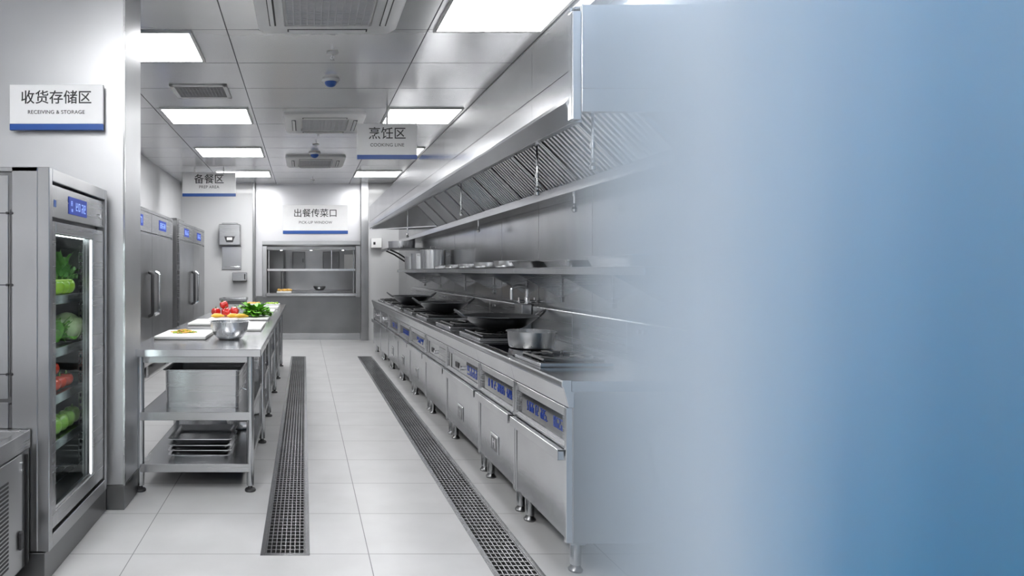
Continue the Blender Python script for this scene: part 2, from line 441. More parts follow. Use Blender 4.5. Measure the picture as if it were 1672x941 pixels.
m.box(FX-.16, FX-.05, FY0, FY0+.008, FZ0, FZ1)        # front stile seen from the side
m.box(FB, FX-.05, FY0, FY1, FZ1-.02, FZ1)
m.build('case_frame', 'steel_v', fr, bevel=.003)
# side panel with joints and bolts
m = MB().box(FB, FX-.175, FY0+.002, FY0+.008, .78, FZ1-.035).box(FB, FX-.175, FY0+.002, FY0+.008, FZ0, .765)
m.build('side_panel', 'steel_v', fr, bevel=.0015)
m = MB()
for z in (1.565, 1.262, .885):
    m.box(FB, -1.245, FY0-.001, FY0+.003, z-.002, z+.002)
    for x in (-1.232, -1.252): m.cyl_ax((x, FY0+.004, z), (x, FY0-.006, z), .0055, 10)
m.box(-1.2405, -1.2385, FY0+.0005, FY0+.003, .79, 1.58)
m.cyl_ax((-1.24, FY0+.004, .76), (-1.24, FY0-.005, .76), .004, 10)
m.build('panel_bolt', 'black', fr)
MB().box(FB, FX-.018, FY0-.002, 3.545, 0, FZ0-.004).build('plinth', 'steel_dark', fr, bevel=.002)
# header
m = MB().box(FX-.05, FX-.012, FY0+.04, FY1-.035, FZ1-.205, FZ1-.065)
hd = m.build('header_panel', 'steel', fr, bevel=.002)
sc_o = MB().box(FX-.012, FX-.009, 2.965, 3.205, FZ1-.175, FZ1-.095).build('display', 'screen', hd)
random.seed(3)
m = MB()
def glyphs(m, x0, x1, y0, y1, z0, z1, ny, seed, dens=.6, axis='x'):
    rnd = random.Random(seed); cw = (y1-y0)/ny
    for i in range(ny):
        if rnd.random() > dens + .3: continue
        a = y0 + cw*(i+.18); b = y0 + cw*(i+.82); t = (z1-z0)*.10; zm = (z0+z1)/2; tw = cw*.13
        zz0, zz1 = z0+(z1-z0)*.12, z1-(z1-z0)*.12
        for (p, q, r_, s_) in ((a,b,zz0,zz0+t),(a,b,zm-t/2,zm+t/2),(a,b,zz1-t,zz1),(a,a+tw,zz0,zm),(b-tw,b,zz0,zm),(a,a+tw,zm,zz1),(b-tw,b,zm,zz1)):
            if rnd.random() < dens: m.box(x0, x1, p, q, r_, s_)
glyphs(m, FX-.009, FX-.008, 3.045, 3.115, FZ1-.16, FZ1-.11, 2, 5, .85)
glyphs(m, FX-.009, FX-.008, 3.125, 3.19, FZ1-.165, FZ1-.11, 2, 8, .8)
glyphs(m, FX-.009, FX-.008, 2.985, 3.01, FZ1-.14, FZ1-.11, 1, 2, .9)
glyphs(m, FX-.009, FX-.008, 2.99, 3.015, FZ1-.165, FZ1-.148, 1, 12, .9)
m.build('display_digits', 'glyph', hd)
MB().box(FX-.012, FX-.0105, 2.79, 2.815, FZ1-.16, FZ1-.13).build('logo_mark', 'blue', hd)
MB().cyl_ax((FX-.012, 3.40, FZ1-.15), (FX-.004, 3.40, FZ1-.15), .012, 16).build('lock', 'polished', hd)
# door
DZ0, DZ1 = FZ0+.075, FZ1-.225; DY0, DY1 = FY0+.045, FY1-.042
m = MB()
m.box(FX-.05, FX-.006, DY0, DY0+.045, DZ0, DZ1).box(FX-.05, FX-.006, DY1-.165, DY1, DZ0, DZ1)
m.box(FX-.05, FX-.006, DY0+.045, DY1-.165, DZ1-.05, DZ1).box(FX-.05, FX-.006, DY0+.045, DY1-.165, DZ0, DZ0+.07)
dr = m.build('door', 'steel', fr, bevel=.003)
MB().box(FX-.032, FX-.024, DY0+.045, DY1-.165, DZ0+.07, DZ1-.05).build('glass', 'glass', dr)
MB().box(FX-.05, FX-.018, DY1-.19, DY1-.1655, DZ0+.071, DZ1-.051).build('door_edge', 'steel_dark', dr)
MB().box(FX-.018, FX-.010, DY1-.186, DY1-.176, DZ0+.075, DZ1-.055).build('light_strip', 'ledsoft', dr)
MB().box(FX-.022, FX-.012, DY0+.046, DY1-.19, DZ0+.0705, DZ0+.085).build('glass_bead', 'edge', dr)
# inside: liner, standards, shelves, lamp
MB().box(FB+.042, FX-.06, FY1-.058, FY1-.051, FZ0+.11, FZ1-.27).box(FB+.041, FB+.048, FY0+.052, FY1-.06, FZ0+.11, FZ1-.27).build('liner', 'steel_dark', fr)
m = MB()
for x in (FX-.12, FB+.12):
    m.box(x-.012, x+.012, FY1-.066, FY1-.0585, FZ0+.15, FZ1-.30)
ss = m.build('shelf_standard', 'steel', fr)
m = MB()
z = FZ0 + .2
while z < FZ1 - .32: m.box(FX-.124, FX-.116, FY1-.0672, FY1-.066, z, z+.018); z += .035
m.build('slot', 'black', ss)
MB().box(FX-.075, FX-.062, FY0+.055, FY0+.085, FZ0+.12, FZ1-.28).build('interior_lamp', 'led', fr)
MB().box(FX-.085, FX-.065, FY0+.10, FY1-.12, FZ1-.275, FZ1-.262).build('interior_lamp', 'led', fr)
SH = [1.205, .955, .735, .52]
for z in SH:
    s_ = MB().box(FX-.098, FX-.09, FY0+.08, FY1-.07, z-.042, z+.002).box(FB+.06, FX-.098, FY0+.08, FY1-.07, z-.008, z-.002)
    s_.build('shelf', 'steel_bright', fr, bevel=.0015)
m = MB()
for i in range(12):
    x = FX - .12 - i*.045; m.tube([(x, FY0+.06, .30), (x, FY1-.07, .30)], .003, 6)
for y in (2.85, 3.1, 3.35): m.tube([(FX-.11, y, .305), (FB+.06, y, .305)], .004, 6)
m.build('wire_rack', 'polished', fr)

# ------------------------------------------------------------------ vegetables
def leafy(name, c, R, hgt, mat, seed, n=26, parent=None, flat=0.6):
    """a head of ruffled leaves, one mesh"""
    rnd = random.Random(seed); m = MB()
    for i in range(n):
        az = rnd.uniform(0, 2*PI); tilt = rnd.uniform(.1, 1.15) if i > 4 else rnd.uniform(0, .3)
        L_ = R * rnd.uniform(.75, 1.1); wd = L_ * rnd.uniform(.45, .65); nu, nv = 7, 6
        base = Vector((rnd.uniform(-.25, .25)*R, rnd.uniform(-.25, .25)*R, 0)); vs = []
        ph = rnd.uniform(0, 6)
        for u in range(nu):
            tt = u / (nu-1)
            bend = tilt + tt*.9*flat
            r_ = math.sin(bend)*tt*L_; z_ = math.cos(bend)*tt*L_*1.0 + .01
            for v in range(nv):
                q = (v/(nv-1) - .5)*2
                wdt = wd*.55*math.sin(min(1, tt*1.15+.08)*PI*.72)
                ruff = .10*L_*math.sin(q*5+tt*8+ph)*abs(q)*tt + .05*L_*math.sin(tt*15+ph)*abs(q)
                lx = r_ + ruff*math.cos(bend); ly = q*wdt; lz = z_ + ruff*math.sin(bend)*.8 - .15*wdt*(1-q*q)
                x = lx*math.cos(az) - ly*math.sin(az); y = lx*math.sin(az) + ly*math.cos(az)
                vs.append((c[0]+base.x+x, c[1]+base.y+y, c[2]+max(.002, lz*hgt)))
        fs = [(u*nv+v, u*nv+v+1, (u+1)*nv+v+1, (u+1)*nv+v) for u in range(nu-1) for v in range(nv-1)]
        m.add(vs, fs)
    return m.build(name, mat, parent, smooth=True)

def round_veg(name, c, r, mat, lobes=0, depth=.0, hz=1.0, stem='stem', rnd=None, label='', cat='', group=None, stemh=.3, twist=(0,0,0), longy=1.0):
    t = empty(name, c, label, cat, group)
    prof = []
    for i in range(13):
        a = -PI/2 + PI*i/12
        rr = r*math.cos(a)**.8 if 0 < i < 12 else 0
        zz = r*hz*math.sin(a)
        if i >= 10: zz -= r*hz*.06*(i-9)
        prof.append((rr, zz + r*hz))
    m = MB().lathe(prof, c, 24, 1, longy, (lambda a, z: 1 + depth*math.cos(lobes*a)) if lobes else None)
    m.build('flesh', mat, t, smooth=True)
    m = MB().tube([(c[0], c[1], c[2]+2*r*hz*.88), (c[0]+r*.08, c[1], c[2]+2*r*hz+r*stemh)], r*.10, 7, rs=[r*.15, r*.09])
    for k in range(5):
        a = 2*PI*k/5
        p0 = Vector((c[0], c[1], c[2]+2*r*hz*.92)); d = Vector((math.cos(a), math.sin(a), 0))*r*.45
        s_ = Vector((-math.sin(a), math.cos(a), 0))*r*.1
        m.add([p0+s_, p0-s_, p0+d+Vector((0,0,.02*r))], [(0,1,2)])
    m.build('stem', stem, t)
    t.rotation_euler = twist
    return t
xs_ = FX - .16
# shelf 1: dark leafy greens and green peppers
z = SH[0] + .004
tag(leafy('leafy_greens', (xs_-.025, 3.325, z), .085, 2.3, 'leafdark', 11, 40, flat=.45), 'tall bunch of dark leafy greens standing on the top fridge shelf', 'vegetable')
for i, y in enumerate((3.05, 3.12, 3.19)):
    round_veg('green_pepper', (xs_+.06, y, z), .034, 'greenpep', 4, .07, 1.15, label=('yellow-green pepper nearest the viewer on the top fridge shelf', 'middle yellow-green pepper of three on the top fridge shelf', 'yellow-green pepper against the dark greens, top fridge shelf')[i], cat='pepper', group='yellow-green peppers on the top shelf')
# shelf 2: lettuce and white cabbage
z = SH[1] + .004
tag(leafy('lettuce', (xs_+.01, 3.14, z), .095, 1.6, 'leaf', 13, 30), 'bright green curly lettuce on the second fridge shelf', 'lettuce')
def cabbage(c, r, mat, label, seed):
    t = empty('cabbage', c, label, 'cabbage')
    rnd = random.Random(seed)
    prof = [(0,0)] + [(r*math.sin(PI*i/10), r*(1-math.cos(PI*i/10))*.95) for i in range(1,10)] + [(0, r*1.9)]
    MB().lathe(prof, c, 20).build('heart', mat, t, smooth=True)
    m = MB()
    for k in range(9):
        a0 = k*2.4; span = rnd.uniform(.5, .8); vs = []; nu = nv = 8
        for u in range(nu):
            th = .15*PI + u/(nu-1)*PI*rnd.uniform(.52, .56)
            for v in range(nv):
                q = (v/(nv-1)-.5)*2; a = a0 + q*span*(1.15-.3*(u/(nu-1)-.5)**2)
                rr = r*(1.05 + .02*k/3 + .05*(u/(nu-1))**2*abs(q) + .03*math.sin(q*9+u+k))
                vs.append((c[0]+rr*math.sin(PI-th)*math.cos(a), c[1]+rr*math.sin(PI-th)*math.sin(a), c[2]+max(.003, r*.95 + rr*.95*math.cos(PI-th))))
        m.add(vs, [(u*nv+v, u*nv+v+1, (u+1)*nv+v+1, (u+1)*nv+v) for u in range(nu-1) for v in range(nv-1)])
    o = m.build('outer_leaves', mat, t, smooth=True)
    sd = o.modifiers.new('thick', 'SOLIDIFY'); sd.thickness = .003
    return t
cabbage((xs_-.0, 3.335, z), .078, 'leaflite', 'round pale green cabbage on the second fridge shelf', 4)
# shelf 3: tomatoes
z = SH[2] + .004
tl = ['tomato at the front near corner of the third fridge shelf', 'tomato in the middle of the front row, third fridge shelf', 'tomato at the far end of the front row, third fridge shelf',
      'rear tomato nearest the viewer on the third fridge shelf', 'rear tomato at the far end of the third fridge shelf', 'tomato stacked on top of the others, third fridge shelf']
for i, (dx, y, dz) in enumerate(((.02, 3.10, 0), (.02, 3.185, 0), (.02, 3.27, 0), (-.06, 3.16, 0), (-.06, 3.245, 0), (-.02, 3.20, .062))):
    round_veg('tomato', (xs_+dx, y, z+dz), .038, 'tomato', 5, .02, .88, label=tl[i], cat='tomato', group='red tomatoes on the third shelf', twist=(random.uniform(-.1,.1), random.uniform(-.1,.1), i))
# shelf 4: pale green gourds and a white turnip
z = SH[3] + .004
gl = ['pale green gourd beside the white turnip, bottom vegetable shelf', 'second pale green gourd from the white turnip, front row', 'third pale green gourd from the white turnip, front row',
      'farthest pale green gourd in the front row of the bottom vegetable shelf', 'pale green gourd at the back left of the bottom vegetable shelf', 'pale green gourd at the back right of the bottom vegetable shelf']
for i, (dx, y, dz) in enumerate(((.015, 3.115, 0), (.015, 3.205, 0), (.015, 3.295, 0), (.01, 3.385, 0), (-.075, 3.18, .005), (-.075, 3.28, .005))):
    round_veg('green_gourd', (xs_+dx, y, z+dz), .043, 'gourd', 6, .05, 1.05, label=gl[i], cat='gourd', group='pale green gourds on the bottom shelf', stemh=.15)
round_veg('white_turnip', (xs_+.02, 3.03, z), .036, 'onionw', 0, 0, 1.0, label='white turnip at the near end of the bottom vegetable shelf', cat='turnip')

# ------------------------------------------------------------------ low refrigerated unit, bottom left
UX = -1.150; UY1 = 2.700; UY0 = 1.55; UZ = .655; UB = -2.0
u = empty('undercounter_unit', (-1.55, 2.1, 0), 'low stainless counter unit with louvred side grille at bottom left', 'counter unit')
MB().box(UB, UX-.006, UY0, UY1, .10, UZ-.075).build('body', 'steel_dark', u, bevel=.002)
m = MB().box(UX-.035, UX, UY0-.01, UY1, UZ-.073, UZ).box(UB, UX-.035, UY0-.01, UY1, UZ-.073, UZ-.06)
m.box(UB, UX-.035, UY1-.03, UY1, UZ-.06, UZ).box(UB, UX-.035, UY0-.01, UY0+.02, UZ-.06, UZ)
m.build('worktop', 'steel', u, bevel=.002)
MB().box(UB, UX-.036, UY0+.021, UY1-.031, UZ-.059, UZ-.03).build('well_lid', 'steel_dark', u)
MB().box(UX-.006, UX+.004, UY0, UY1-.09, .115, UZ-.078).build('side_panel', 'steel_v', u, bevel=.0015)
m = MB(); z = .165
while z < .50:
    m.prism_y([(UX+.0041, z), (UX+.0052, z), (UX+.0052, z+.009), (UX+.0041, z+.009)], 1.76, 2.49); z += .0165
m.build('grille', 'black', u)
MB().box(UX+.004, UX+.016, 2.575, 2.60, .20, .27).build('latch', 'black', u, bevel=.002)
MB().box(UX-.006, UX+.003, 2.665, 2.672, .10, .56).build('hinge_line', 'black', u)
m = MB()
for z in (.545, .515): m.cyl_ax((UX+.004, 2.60, z), (UX+.010, 2.60, z), .004, 8)
m.build('screw', 'polished', u)
for y in (1.65, 2.6):
    for x in (UB+.08, UX-.08): MB().cyl(x, y, 0, .10, .02, 12).build('foot', 'black', u)

# ------------------------------------------------------------------ tall reach-in fridges at left
def reach_in(y0, y1, z1, label):
    X = -1.90; B = WL + .02
    t = empty('reach_in_fridge', ((X+B)/2, (y0+y1)/2, 0), label, 'fridge', 'tall two-door steel fridges')
    MB().box(B, X-.03, y0, y1, .15, z1).build('body', 'steel_v', t, bevel=.004)
    ym = (y0+y1)/2; hz = z1 - .27
    m = MB().box(X-.03, X+.002, y0, y0+.03, .15, z1).box(X-.03, X+.002, y1-.03, y1, .15, z1).box(X-.03, X+.002, y0+.03, y1-.03, z1-.04, z1)
    m.box(X-.03, X-.012, y0+.03, y1-.03, hz-.035, hz-.015)
    m.build('case_frame', 'steel', t, bevel=.003)
    for k, (a, b) in enumerate(((y0+.035, ym-.006), (ym+.006, y1-.035))):
        d = MB().box(X-.03, X+.008, a, b, .19, hz-.04).build('door', 'steel_v', t, bevel=.006)
        hy = b-.17 if k == 0 else a+.17
        m = MB().tube([(X+.008, hy, .77), (X+.05, hy, .79), (X+.058, hy, .81), (X+.058, hy, 1.27), (X+.05, hy, 1.29), (X+.008, hy, 1.31)], .020, 10)
        m.build('handle', 'black' if k == 0 else 'polished', d, smooth=True)
        h = MB().box(X-.03, X+.004, a, b, hz-.012, z1-.045).build('header_panel', 'steel', t, bevel=.003)
        c0 = a + (b-a)*.32; c1 = a + (b-a)*.66
        MB().box(X+.004, X+.007, c0, c1, hz+.05, z1-.09).build('display', 'screen', h)
        m = MB(); glyphs(m, X+.007, X+.009, c0+.04, c1-.04, hz+.07, z1-.11, 3, 21+k+int(y0), .7)
        m.build('display_digits', 'glyph', h)
    for y in (y0+.12, ym, y1-.12):
        for x in (X-.06, B+.06):
            m = MB().cyl(x, y, .02, .15, .022, 12); m.cyl(x, y, 0, .02, .032, 12); m.build('leg', 'leg', t)
    m = MB().box(B+.05, X-.06, y0+.15, y0+.75, z1+.001, z1+.05)
    m.build('top_vent', 'steel_dark', t, bevel=.01)
    return t
reach_in(6.70, 9.27, 2.075, 'tall two-door steel fridge nearer the viewer, with black handles and blue displays')
reach_in(9.74, 12.20, 2.09, 'tall two-door steel fridge farther away, next to the white back wall')

# ------------------------------------------------------------------ prep table
TX0, TX1, TY0, TY1, TZ = -1.063, -.257, 3.80, 9.0, .857
pt = empty('prep_table', ((TX0+TX1)/2, 6.4, 0), 'long stainless steel prep table with two undershelves in the middle of the room', 'table')
MB().box(TX0, TX1, TY0, TY1, TZ-.045, TZ).build('tabletop', 'steel_top', pt, bevel=.003)
lys = [3.865, 4.95, 5.85, 6.98, 7.9, 8.93]
lx0, lx1 = -.985, -.325
m = MB().box(lx0-.015, lx1+.015, lys[0]-.012, lys[0]+.012, TZ-.085, TZ-.046).box(lx0-.015, lx1+.015, lys[-1]-.012, lys[-1]+.012, TZ-.085, TZ-.046)
for x in (lx0, lx1): m.box(x-.012, x+.012, lys[0], lys[-1], TZ-.085, TZ-.0465)
m.build('apron', 'steel', pt)
for zt, nm in ((.475, 'mid'), (.165, 'low')):
    m = MB().box(lx0, lx1, lys[0]-.018, lys[-1], zt-.006, zt)
    m.box(lx0, lx1, lys[0]-.022, lys[0]-.016, zt-.048, zt+.002)
    m.box(lx0-.001, lx0+.006, lys[0]-.02, lys[-1], zt-.045, zt+.001).box(lx1-.006, lx1+.001, lys[0]-.02, lys[-1], zt-.045, zt+.001)
    m.build('shelf', 'steel', pt, bevel=.002)
for y in lys:
    for x in (lx0, lx1):
        lg = MB().cyl(x, y, .035, TZ-.046, .0225, 20).build('leg', 'leg', pt, smooth=True)
        m = MB().lathe([(0,0),(.032,0),(.034,.006),(.03,.014),(.014,.02),(.012,.036),(0,.036)], (x, y, 0), 16)
        m.build('foot', 'black', lg, smooth=True)

# things on top
def board(x0, x1, y0, y1, z, h, label, group='white cutting boards on the prep table', rz=0):
    cx, cy = (x0+x1)/2, (y0+y1)/2
    o = MB().box(x0-cx, x1-cx, y0-cy, y1-cy, 0, h).build('cutting_board', 'board', bevel=.006, seg=2)
    o.location = (cx, cy, z); o.rotation_euler[2] = rz
    return tag(o, label, 'cutting board', group)
TT = TZ + .0005
board(-1.015, -.665, 4.33, 4.82, TT, .024, 'white cutting board nearest the viewer, holding chopped yellow garnish')
board(-.99, -.61, 5.45, 5.95, TT, .022, 'white cutting board half hidden left of the steel bowl')
board(-.575, -.335, 4.95, 5.62, TT, .022, 'white cutting board right behind the steel bowl, below the lettuce')
board(-.90, -.34, 6.02, 6.60, TT, .020, 'wide white cutting board under the peppers and the lettuce')
board(-.55, -.32, 7.75, 8.1, TT, .030, 'small white cutting board near the far end of the table')
board(-.60, -.34, 7.2, 7.55, TT, .018, 'low white cutting board behind the lettuce')
# garnish
def shreds(name, c, rx, ry, n, mats, seed, L_, r, label, cat, h=.02):
    t = empty(name, c, label, cat); rnd = random.Random(seed)
    for mt, part in mats:
        m = MB()
        for i in range(n):
            a = rnd.uniform(0, 2*PI); q = rnd.random()**.6; x = c[0]+rx*q*math.cos(a); y = c[1]+ry*q*math.sin(a)
            z = c[2] + r + h*(1-q)*rnd.random(); d = rnd.uniform(0, PI); dz = rnd.uniform(-.1, .1)*L_*(1-q)
            dx, dy = math.cos(d)*L_*.5, math.sin(d)*L_*.5
            m.tube([(x-dx, y-dy, max(z-dz, c[2]+r)), (x+rnd.uniform(-.2,.2)*dx, y+rnd.uniform(-.3,.3)*dy, z+.3*r), (x+dx, y+dy, max(z+dz, c[2]+r))], r, 6)
        m.build(part, mt, t, smooth=True)
    return t
shreds('chopped_garnish', (-.86, 4.58, TT+.0245), .075, .06, 34, (('noodle', 'yellow_shreds'), ('greenpep', 'green_shreds')), 5, .05, .004, 'small heap of chopped yellow and green garnish on the nearest cutting board', 'food', .022)
# bowl
def vessel(name, c, r, h, label, cat, group=None, mat='vessel', rb=.72, rim=.008, lip=True, wall=.003, handles=None, lid=False):
    t = empty(name, c, label, cat, group)
    prof = [(0, .002), (r*rb*.9, .002), (r*rb, .006)]
    for i in range(1, 9):
        q = i/8; prof.append((r*(rb + (1-rb)*math.sin(q*PI/2)), .006 + (h-.006)*(q**1.35)))
    if lip: prof += [(r+rim, h), (r+rim, h+.003), (r-.001, h+.003)]
    inner = [(x-wall, z+.003) for x, z in prof[3:11]][::-1]
    prof += inner + [(r*rb*.9, .008), (0, .008)]
    body = MB().lathe([(max(a,0), b) for a, b in prof], c, 48).build('body', mat, t, smooth=True)
    if handles == 'loop':
        for s_ in (-1, 1):
            m = MB(); x = c[0]+s_*r
            m.tube([(x, c[1]-.04, c[2]+h*.72), (x+s_*.035, c[1]-.035, c[2]+h*.75), (x+s_*.035, c[1]+.035, c[2]+h*.75), (x, c[1]+.04, c[2]+h*.72)], .005, 8)
            m.build('handle', mat, t, smooth=True)
    if lid:
        m = MB().lathe([(r+.006, h+.003), (r+.006, h+.008), (r*.6, h+.022), (0, h+.026), (0, h+.004), (r, h+.004)], c, 40)
        ld = m.build('lid', mat, t, smooth=True)
        MB().tube([(c[0]-.03, c[1], c[2]+h+.022), (c[0]-.03, c[1], c[2]+h+.05), (c[0]+.03, c[1], c[2]+h+.05), (c[0]+.03, c[1], c[2]+h+.022)], .005, 8).build('knob', mat, ld)
    return t
vessel('mixing_bowl', (-.512, 4.40, TT), .130, .118, 'shiny stainless steel bowl on the near end of the prep table', 'bowl', rb=.62)
# peppers and lettuce on the wide board
zb = TT + .0205
pl = ['red pepper at the left end of the pile on the wide white board', 'red pepper at the front of the pile on the wide white board', 'red pepper at the right of the pile, beside the yellow peppers',
      'red pepper at the back of the pile on the wide white board', 'red pepper lying on top of the pile on the wide white board', 'small red pepper at the back right of the pile on the board']
for i, (x, y, dz) in enumerate(((-.855, 6.23, .008), (-.752, 6.16, .008), (-.69, 6.27, .008), (-.775, 6.33, .008), (-.765, 6.24, .075), (-.70, 6.40, .008))):
    round_veg('red_pepper', (x, y, zb+dz), .040, 'redpepper', 4, .15, 1.05, label=pl[i], cat='pepper', group='red peppers on the prep table', twist=(.25*(-1)**i, .3*math.sin(i*2), i*1.1))
for i, (x, y) in enumerate(((-.83, 6.08), (-.68, 6.07), (-.60, 6.045))):
    t = empty('yellow_pepper', (x, y, zb), ('yellow pepper strip at the left foot of the red pepper pile', 'long yellow pepper strip in front of the red peppers', 'long yellow pepper strip touching the lettuce')[i], 'pepper', 'yellow pepper strips')
    r0 = .022
    MB().tube([(x-.05, y-.01, zb+r0*.8), (x-.02, y+.01, zb+r0), (x+.03, y+.012, zb+r0), (x+.075, y, zb+r0*.8)], r0, 10, rs=[.006, r0, r0*.85, .005]).build('flesh', 'yellow', t, smooth=True)
    MB().tube([(x+.07, y, zb+r0*.8), (x+.09, y, zb+r0*1.2)], .004, 6).build('stem', 'stem', t)
tag(leafy('lettuce', (-.475, 6.26, zb), .145, 1.15, 'leaf', 21, 70, flat=.6), 'large bright green leafy lettuce on the wide white board of the prep table', 'lettuce')
# far end
for (nm, x, y, s_, mt, lb) in (('food_container', -.42, 8.3, .1, 'board', 'small white container of cut greens at the far end of the prep table'),
                               ('food_container', -.66, 8.35, .09, 'board', 'small white container left of centre at the far end of the prep table')):
    t = empty(nm, (x, y, TT), lb, 'container', 'small white containers on the table')
    m = MB().box(x-s_, x+s_, y-s_, y+s_, TT, TT+.006)
    for (a, b, c_, d) in ((x-s_, x+s_, y-s_, y-s_+.006), (x-s_, x+s_, y+s_-.006, y+s_), (x-s_, x-s_+.006, y-s_, y+s_), (x+s_-.006, x+s_, y-s_, y+s_)): m.box(a, b, c_, d, TT, TT+.045)
    m.build('tub', mt, t, bevel=.003)
    m = MB()
    rnd = random.Random(3)
    for i in range(25): m.lathe([(0,0),(.012,.004),(.016,.012),(.01,.022),(0,.026)], (x+rnd.uniform(-.075,.075), y+rnd.uniform(-.075,.075), TT+.025+rnd.uniform(0,.014)), 7)
    tag(m.build('cut_greens', 'greenpep' if x > -.5 else 'noodle', t), kind='stuff')

# under-shelf equipment
def gn_pan(name, c, sx, sy, h, label, cat, group=None, rim=.014, mat='steel', th=.003, taper=.02, handles=False):
    """open rectangular pan with a flanged rim; c is the centre of its bottom"""
    t = empty(name, c, label, cat, group); x, y, z = c
    def ring(hx, hy, zz, r=.025, n=4):
        pts = []
        for (sx_, sy_, a0) in ((1,1,0), (-1,1,PI/2), (-1,-1,PI), (1,-1,1.5*PI)):
            for k in range(n+1):
                a = a0 + PI/2*k/n; pts.append((x+sx_*(hx-r)+r*math.cos(a), y+sy_*(hy-r)+r*math.sin(a), zz))
        return pts
    hx, hy = sx/2, sy/2
    rings = [ring(hx-taper, hy-taper, z), ring(hx, hy, z+h-.004), ring(hx+rim, hy+rim, z+h-.004), ring(hx+rim, hy+rim, z+h), ring(hx-th, hy-th, z+h), ring(hx-taper-th, hy-taper-th, z+th)]
    n = len(rings[0]); vs = [p for r_ in rings for p in r_]; fs = [tuple(range(n))[::-1], tuple(range(5*n, 6*n))]
    for i in range(5):
        for k in range(n): fs.append((i*n+k, i*n+(k+1)%n, (i+1)*n+(k+1)%n, (i+1)*n+k))
    MB().add(vs, fs).build('tub', mat, t, smooth=True)
    if handles:
        for s_ in (-1, 1):
            xx = x + s_*(hx+rim)
            MB().tube([(xx-s_*.01, y-.08, z+h*.35), (xx+s_*.03, y-.07, z+h*.28), (xx+s_*.03, y+.07, z+h*.28), (xx-s_*.01, y+.08, z+h*.35)], .005, 8).build('handle', 'polished', t)
    return t
gn_pan('food_bin', (-.635, 4.26, .4755), .46, .56, .235, 'large deep rectangular steel bin on the middle shelf of the prep table', 'bin', rim=.012, taper=.004, handles=True)
tls = ['lowest shallow steel tray of the stack on the bottom shelf', 'second shallow steel tray from the bottom of the stack', 'third shallow steel tray from the bottom of the stack', 'top shallow steel tray of the stack on the bottom shelf']
for k in range(4):
    gn_pan('steel_tray', (-.645, 4.14, .1655+k*.030), .365, .36, .033 if k == 3 else .026, tls[k], 'tray', 'stacked steel trays on the bottom shelf', mat='polished')
    if k == 3: pass
# more pans and pots deeper on the shelves
spots = [('gn', -.66, 5.15, .4755, .44, .50, .10, 'shallow steel pan behind the big bin on the middle shelf'),
         ('gn', -.60, 5.72, .4755, .46, .40, .15, 'steel pan on the middle shelf behind the second pair of legs'),
         ('gn', -.66, 6.35, .4755, .44, .45, .12, 'steel pan halfway along the middle shelf'),
         ('gn', -.66, 8.3, .4755, .44, .5, .12, 'steel pan at the far end of the middle shelf')]
for k, (q, x, y, z, a, b, h, lb) in enumerate(spots):
    gn_pan('steel_pan', (x, y, z), a, b, h, lb, 'pan', 'rectangular pans on the middle shelf')
vessel('stock_pot', (-.46, 5.25, .1655), .11, .19, 'upright steel stock pot on the bottom shelf behind the tray stack', 'pot', 'stock pots on the bottom shelf', rb=.97, lip=True, handles='loop')
vessel('stock_pot', (-.72, 5.45, .1655), .13, .17, 'wide steel stock pot on the bottom shelf, far side of the upright one', 'pot', 'stock pots on the bottom shelf', rb=.97, handles='loop')
vessel('stock_pot', (-.48, 6.35, .1655), .12, .2, 'steel stock pot on the bottom shelf near the third pair of legs', 'pot', 'stock pots on the bottom shelf', rb=.97, handles='loop')
vessel('stock_pot', (-.5, 7.4, .1655), .13, .22, 'steel stock pot toward the far end of the bottom shelf', 'pot', 'stock pots on the bottom shelf', rb=.97, handles='loop')
vessel('steel_bowl', (-.47, 4.72, .1655), .10, .07, 'small steel bowl on the bottom shelf just behind the tray stack', 'bowl', rb=.6)
vessel('steel_bowl', (-.5, 6.98-.02, .4755), .12, .09, 'small steel bowl on the middle shelf past the rectangular pans', 'bowl', rb=.6)
vessel('stock_pot', (-.48, 7.45, .4755), .12, .16, 'steel pot on the middle shelf toward the far end', 'pot', rb=.97, handles='loop')

# ------------------------------------------------------------------ cooking line
CX = 1.108; CZ = .845
bounds = [2.79, 3.48, 4.19, 5.15, 6.05, 6.95, 7.85, 8.75, 9.65, 10.6]
wt = empty('cooking_worktop', (1.45, 6.7, CZ-.05), 'long stainless steel worktop with rounded front edge along the cooking line', 'worktop')
m = MB(); m2 = MB()
for a, b in zip(bounds[:-1], bounds[1:]):
    if a == bounds[0]: a -= .02
    m.prism_y([(CX+.045, CZ), (1.795, CZ), (1.795, CZ-.045), (1.17, CZ-.045), (CX+.045, CZ-.045)], a+.0015, b-.0015)
    m2.prism_y([(CX+.004, CZ+.004), (CX+.045, CZ+.004), (CX+.045, CZ-.045), (1.165, CZ-.045), (1.165, CZ-.115), (CX+.030, CZ-.115), (CX+.008, CZ-.032), (CX, CZ-.022), (CX, CZ-.004)], a+.0015, b-.0015)
m.build('top_sheet', 'steel_top', wt)
m2.build('front_edge', 'steel_bright', wt, bevel=.003, seg=2)

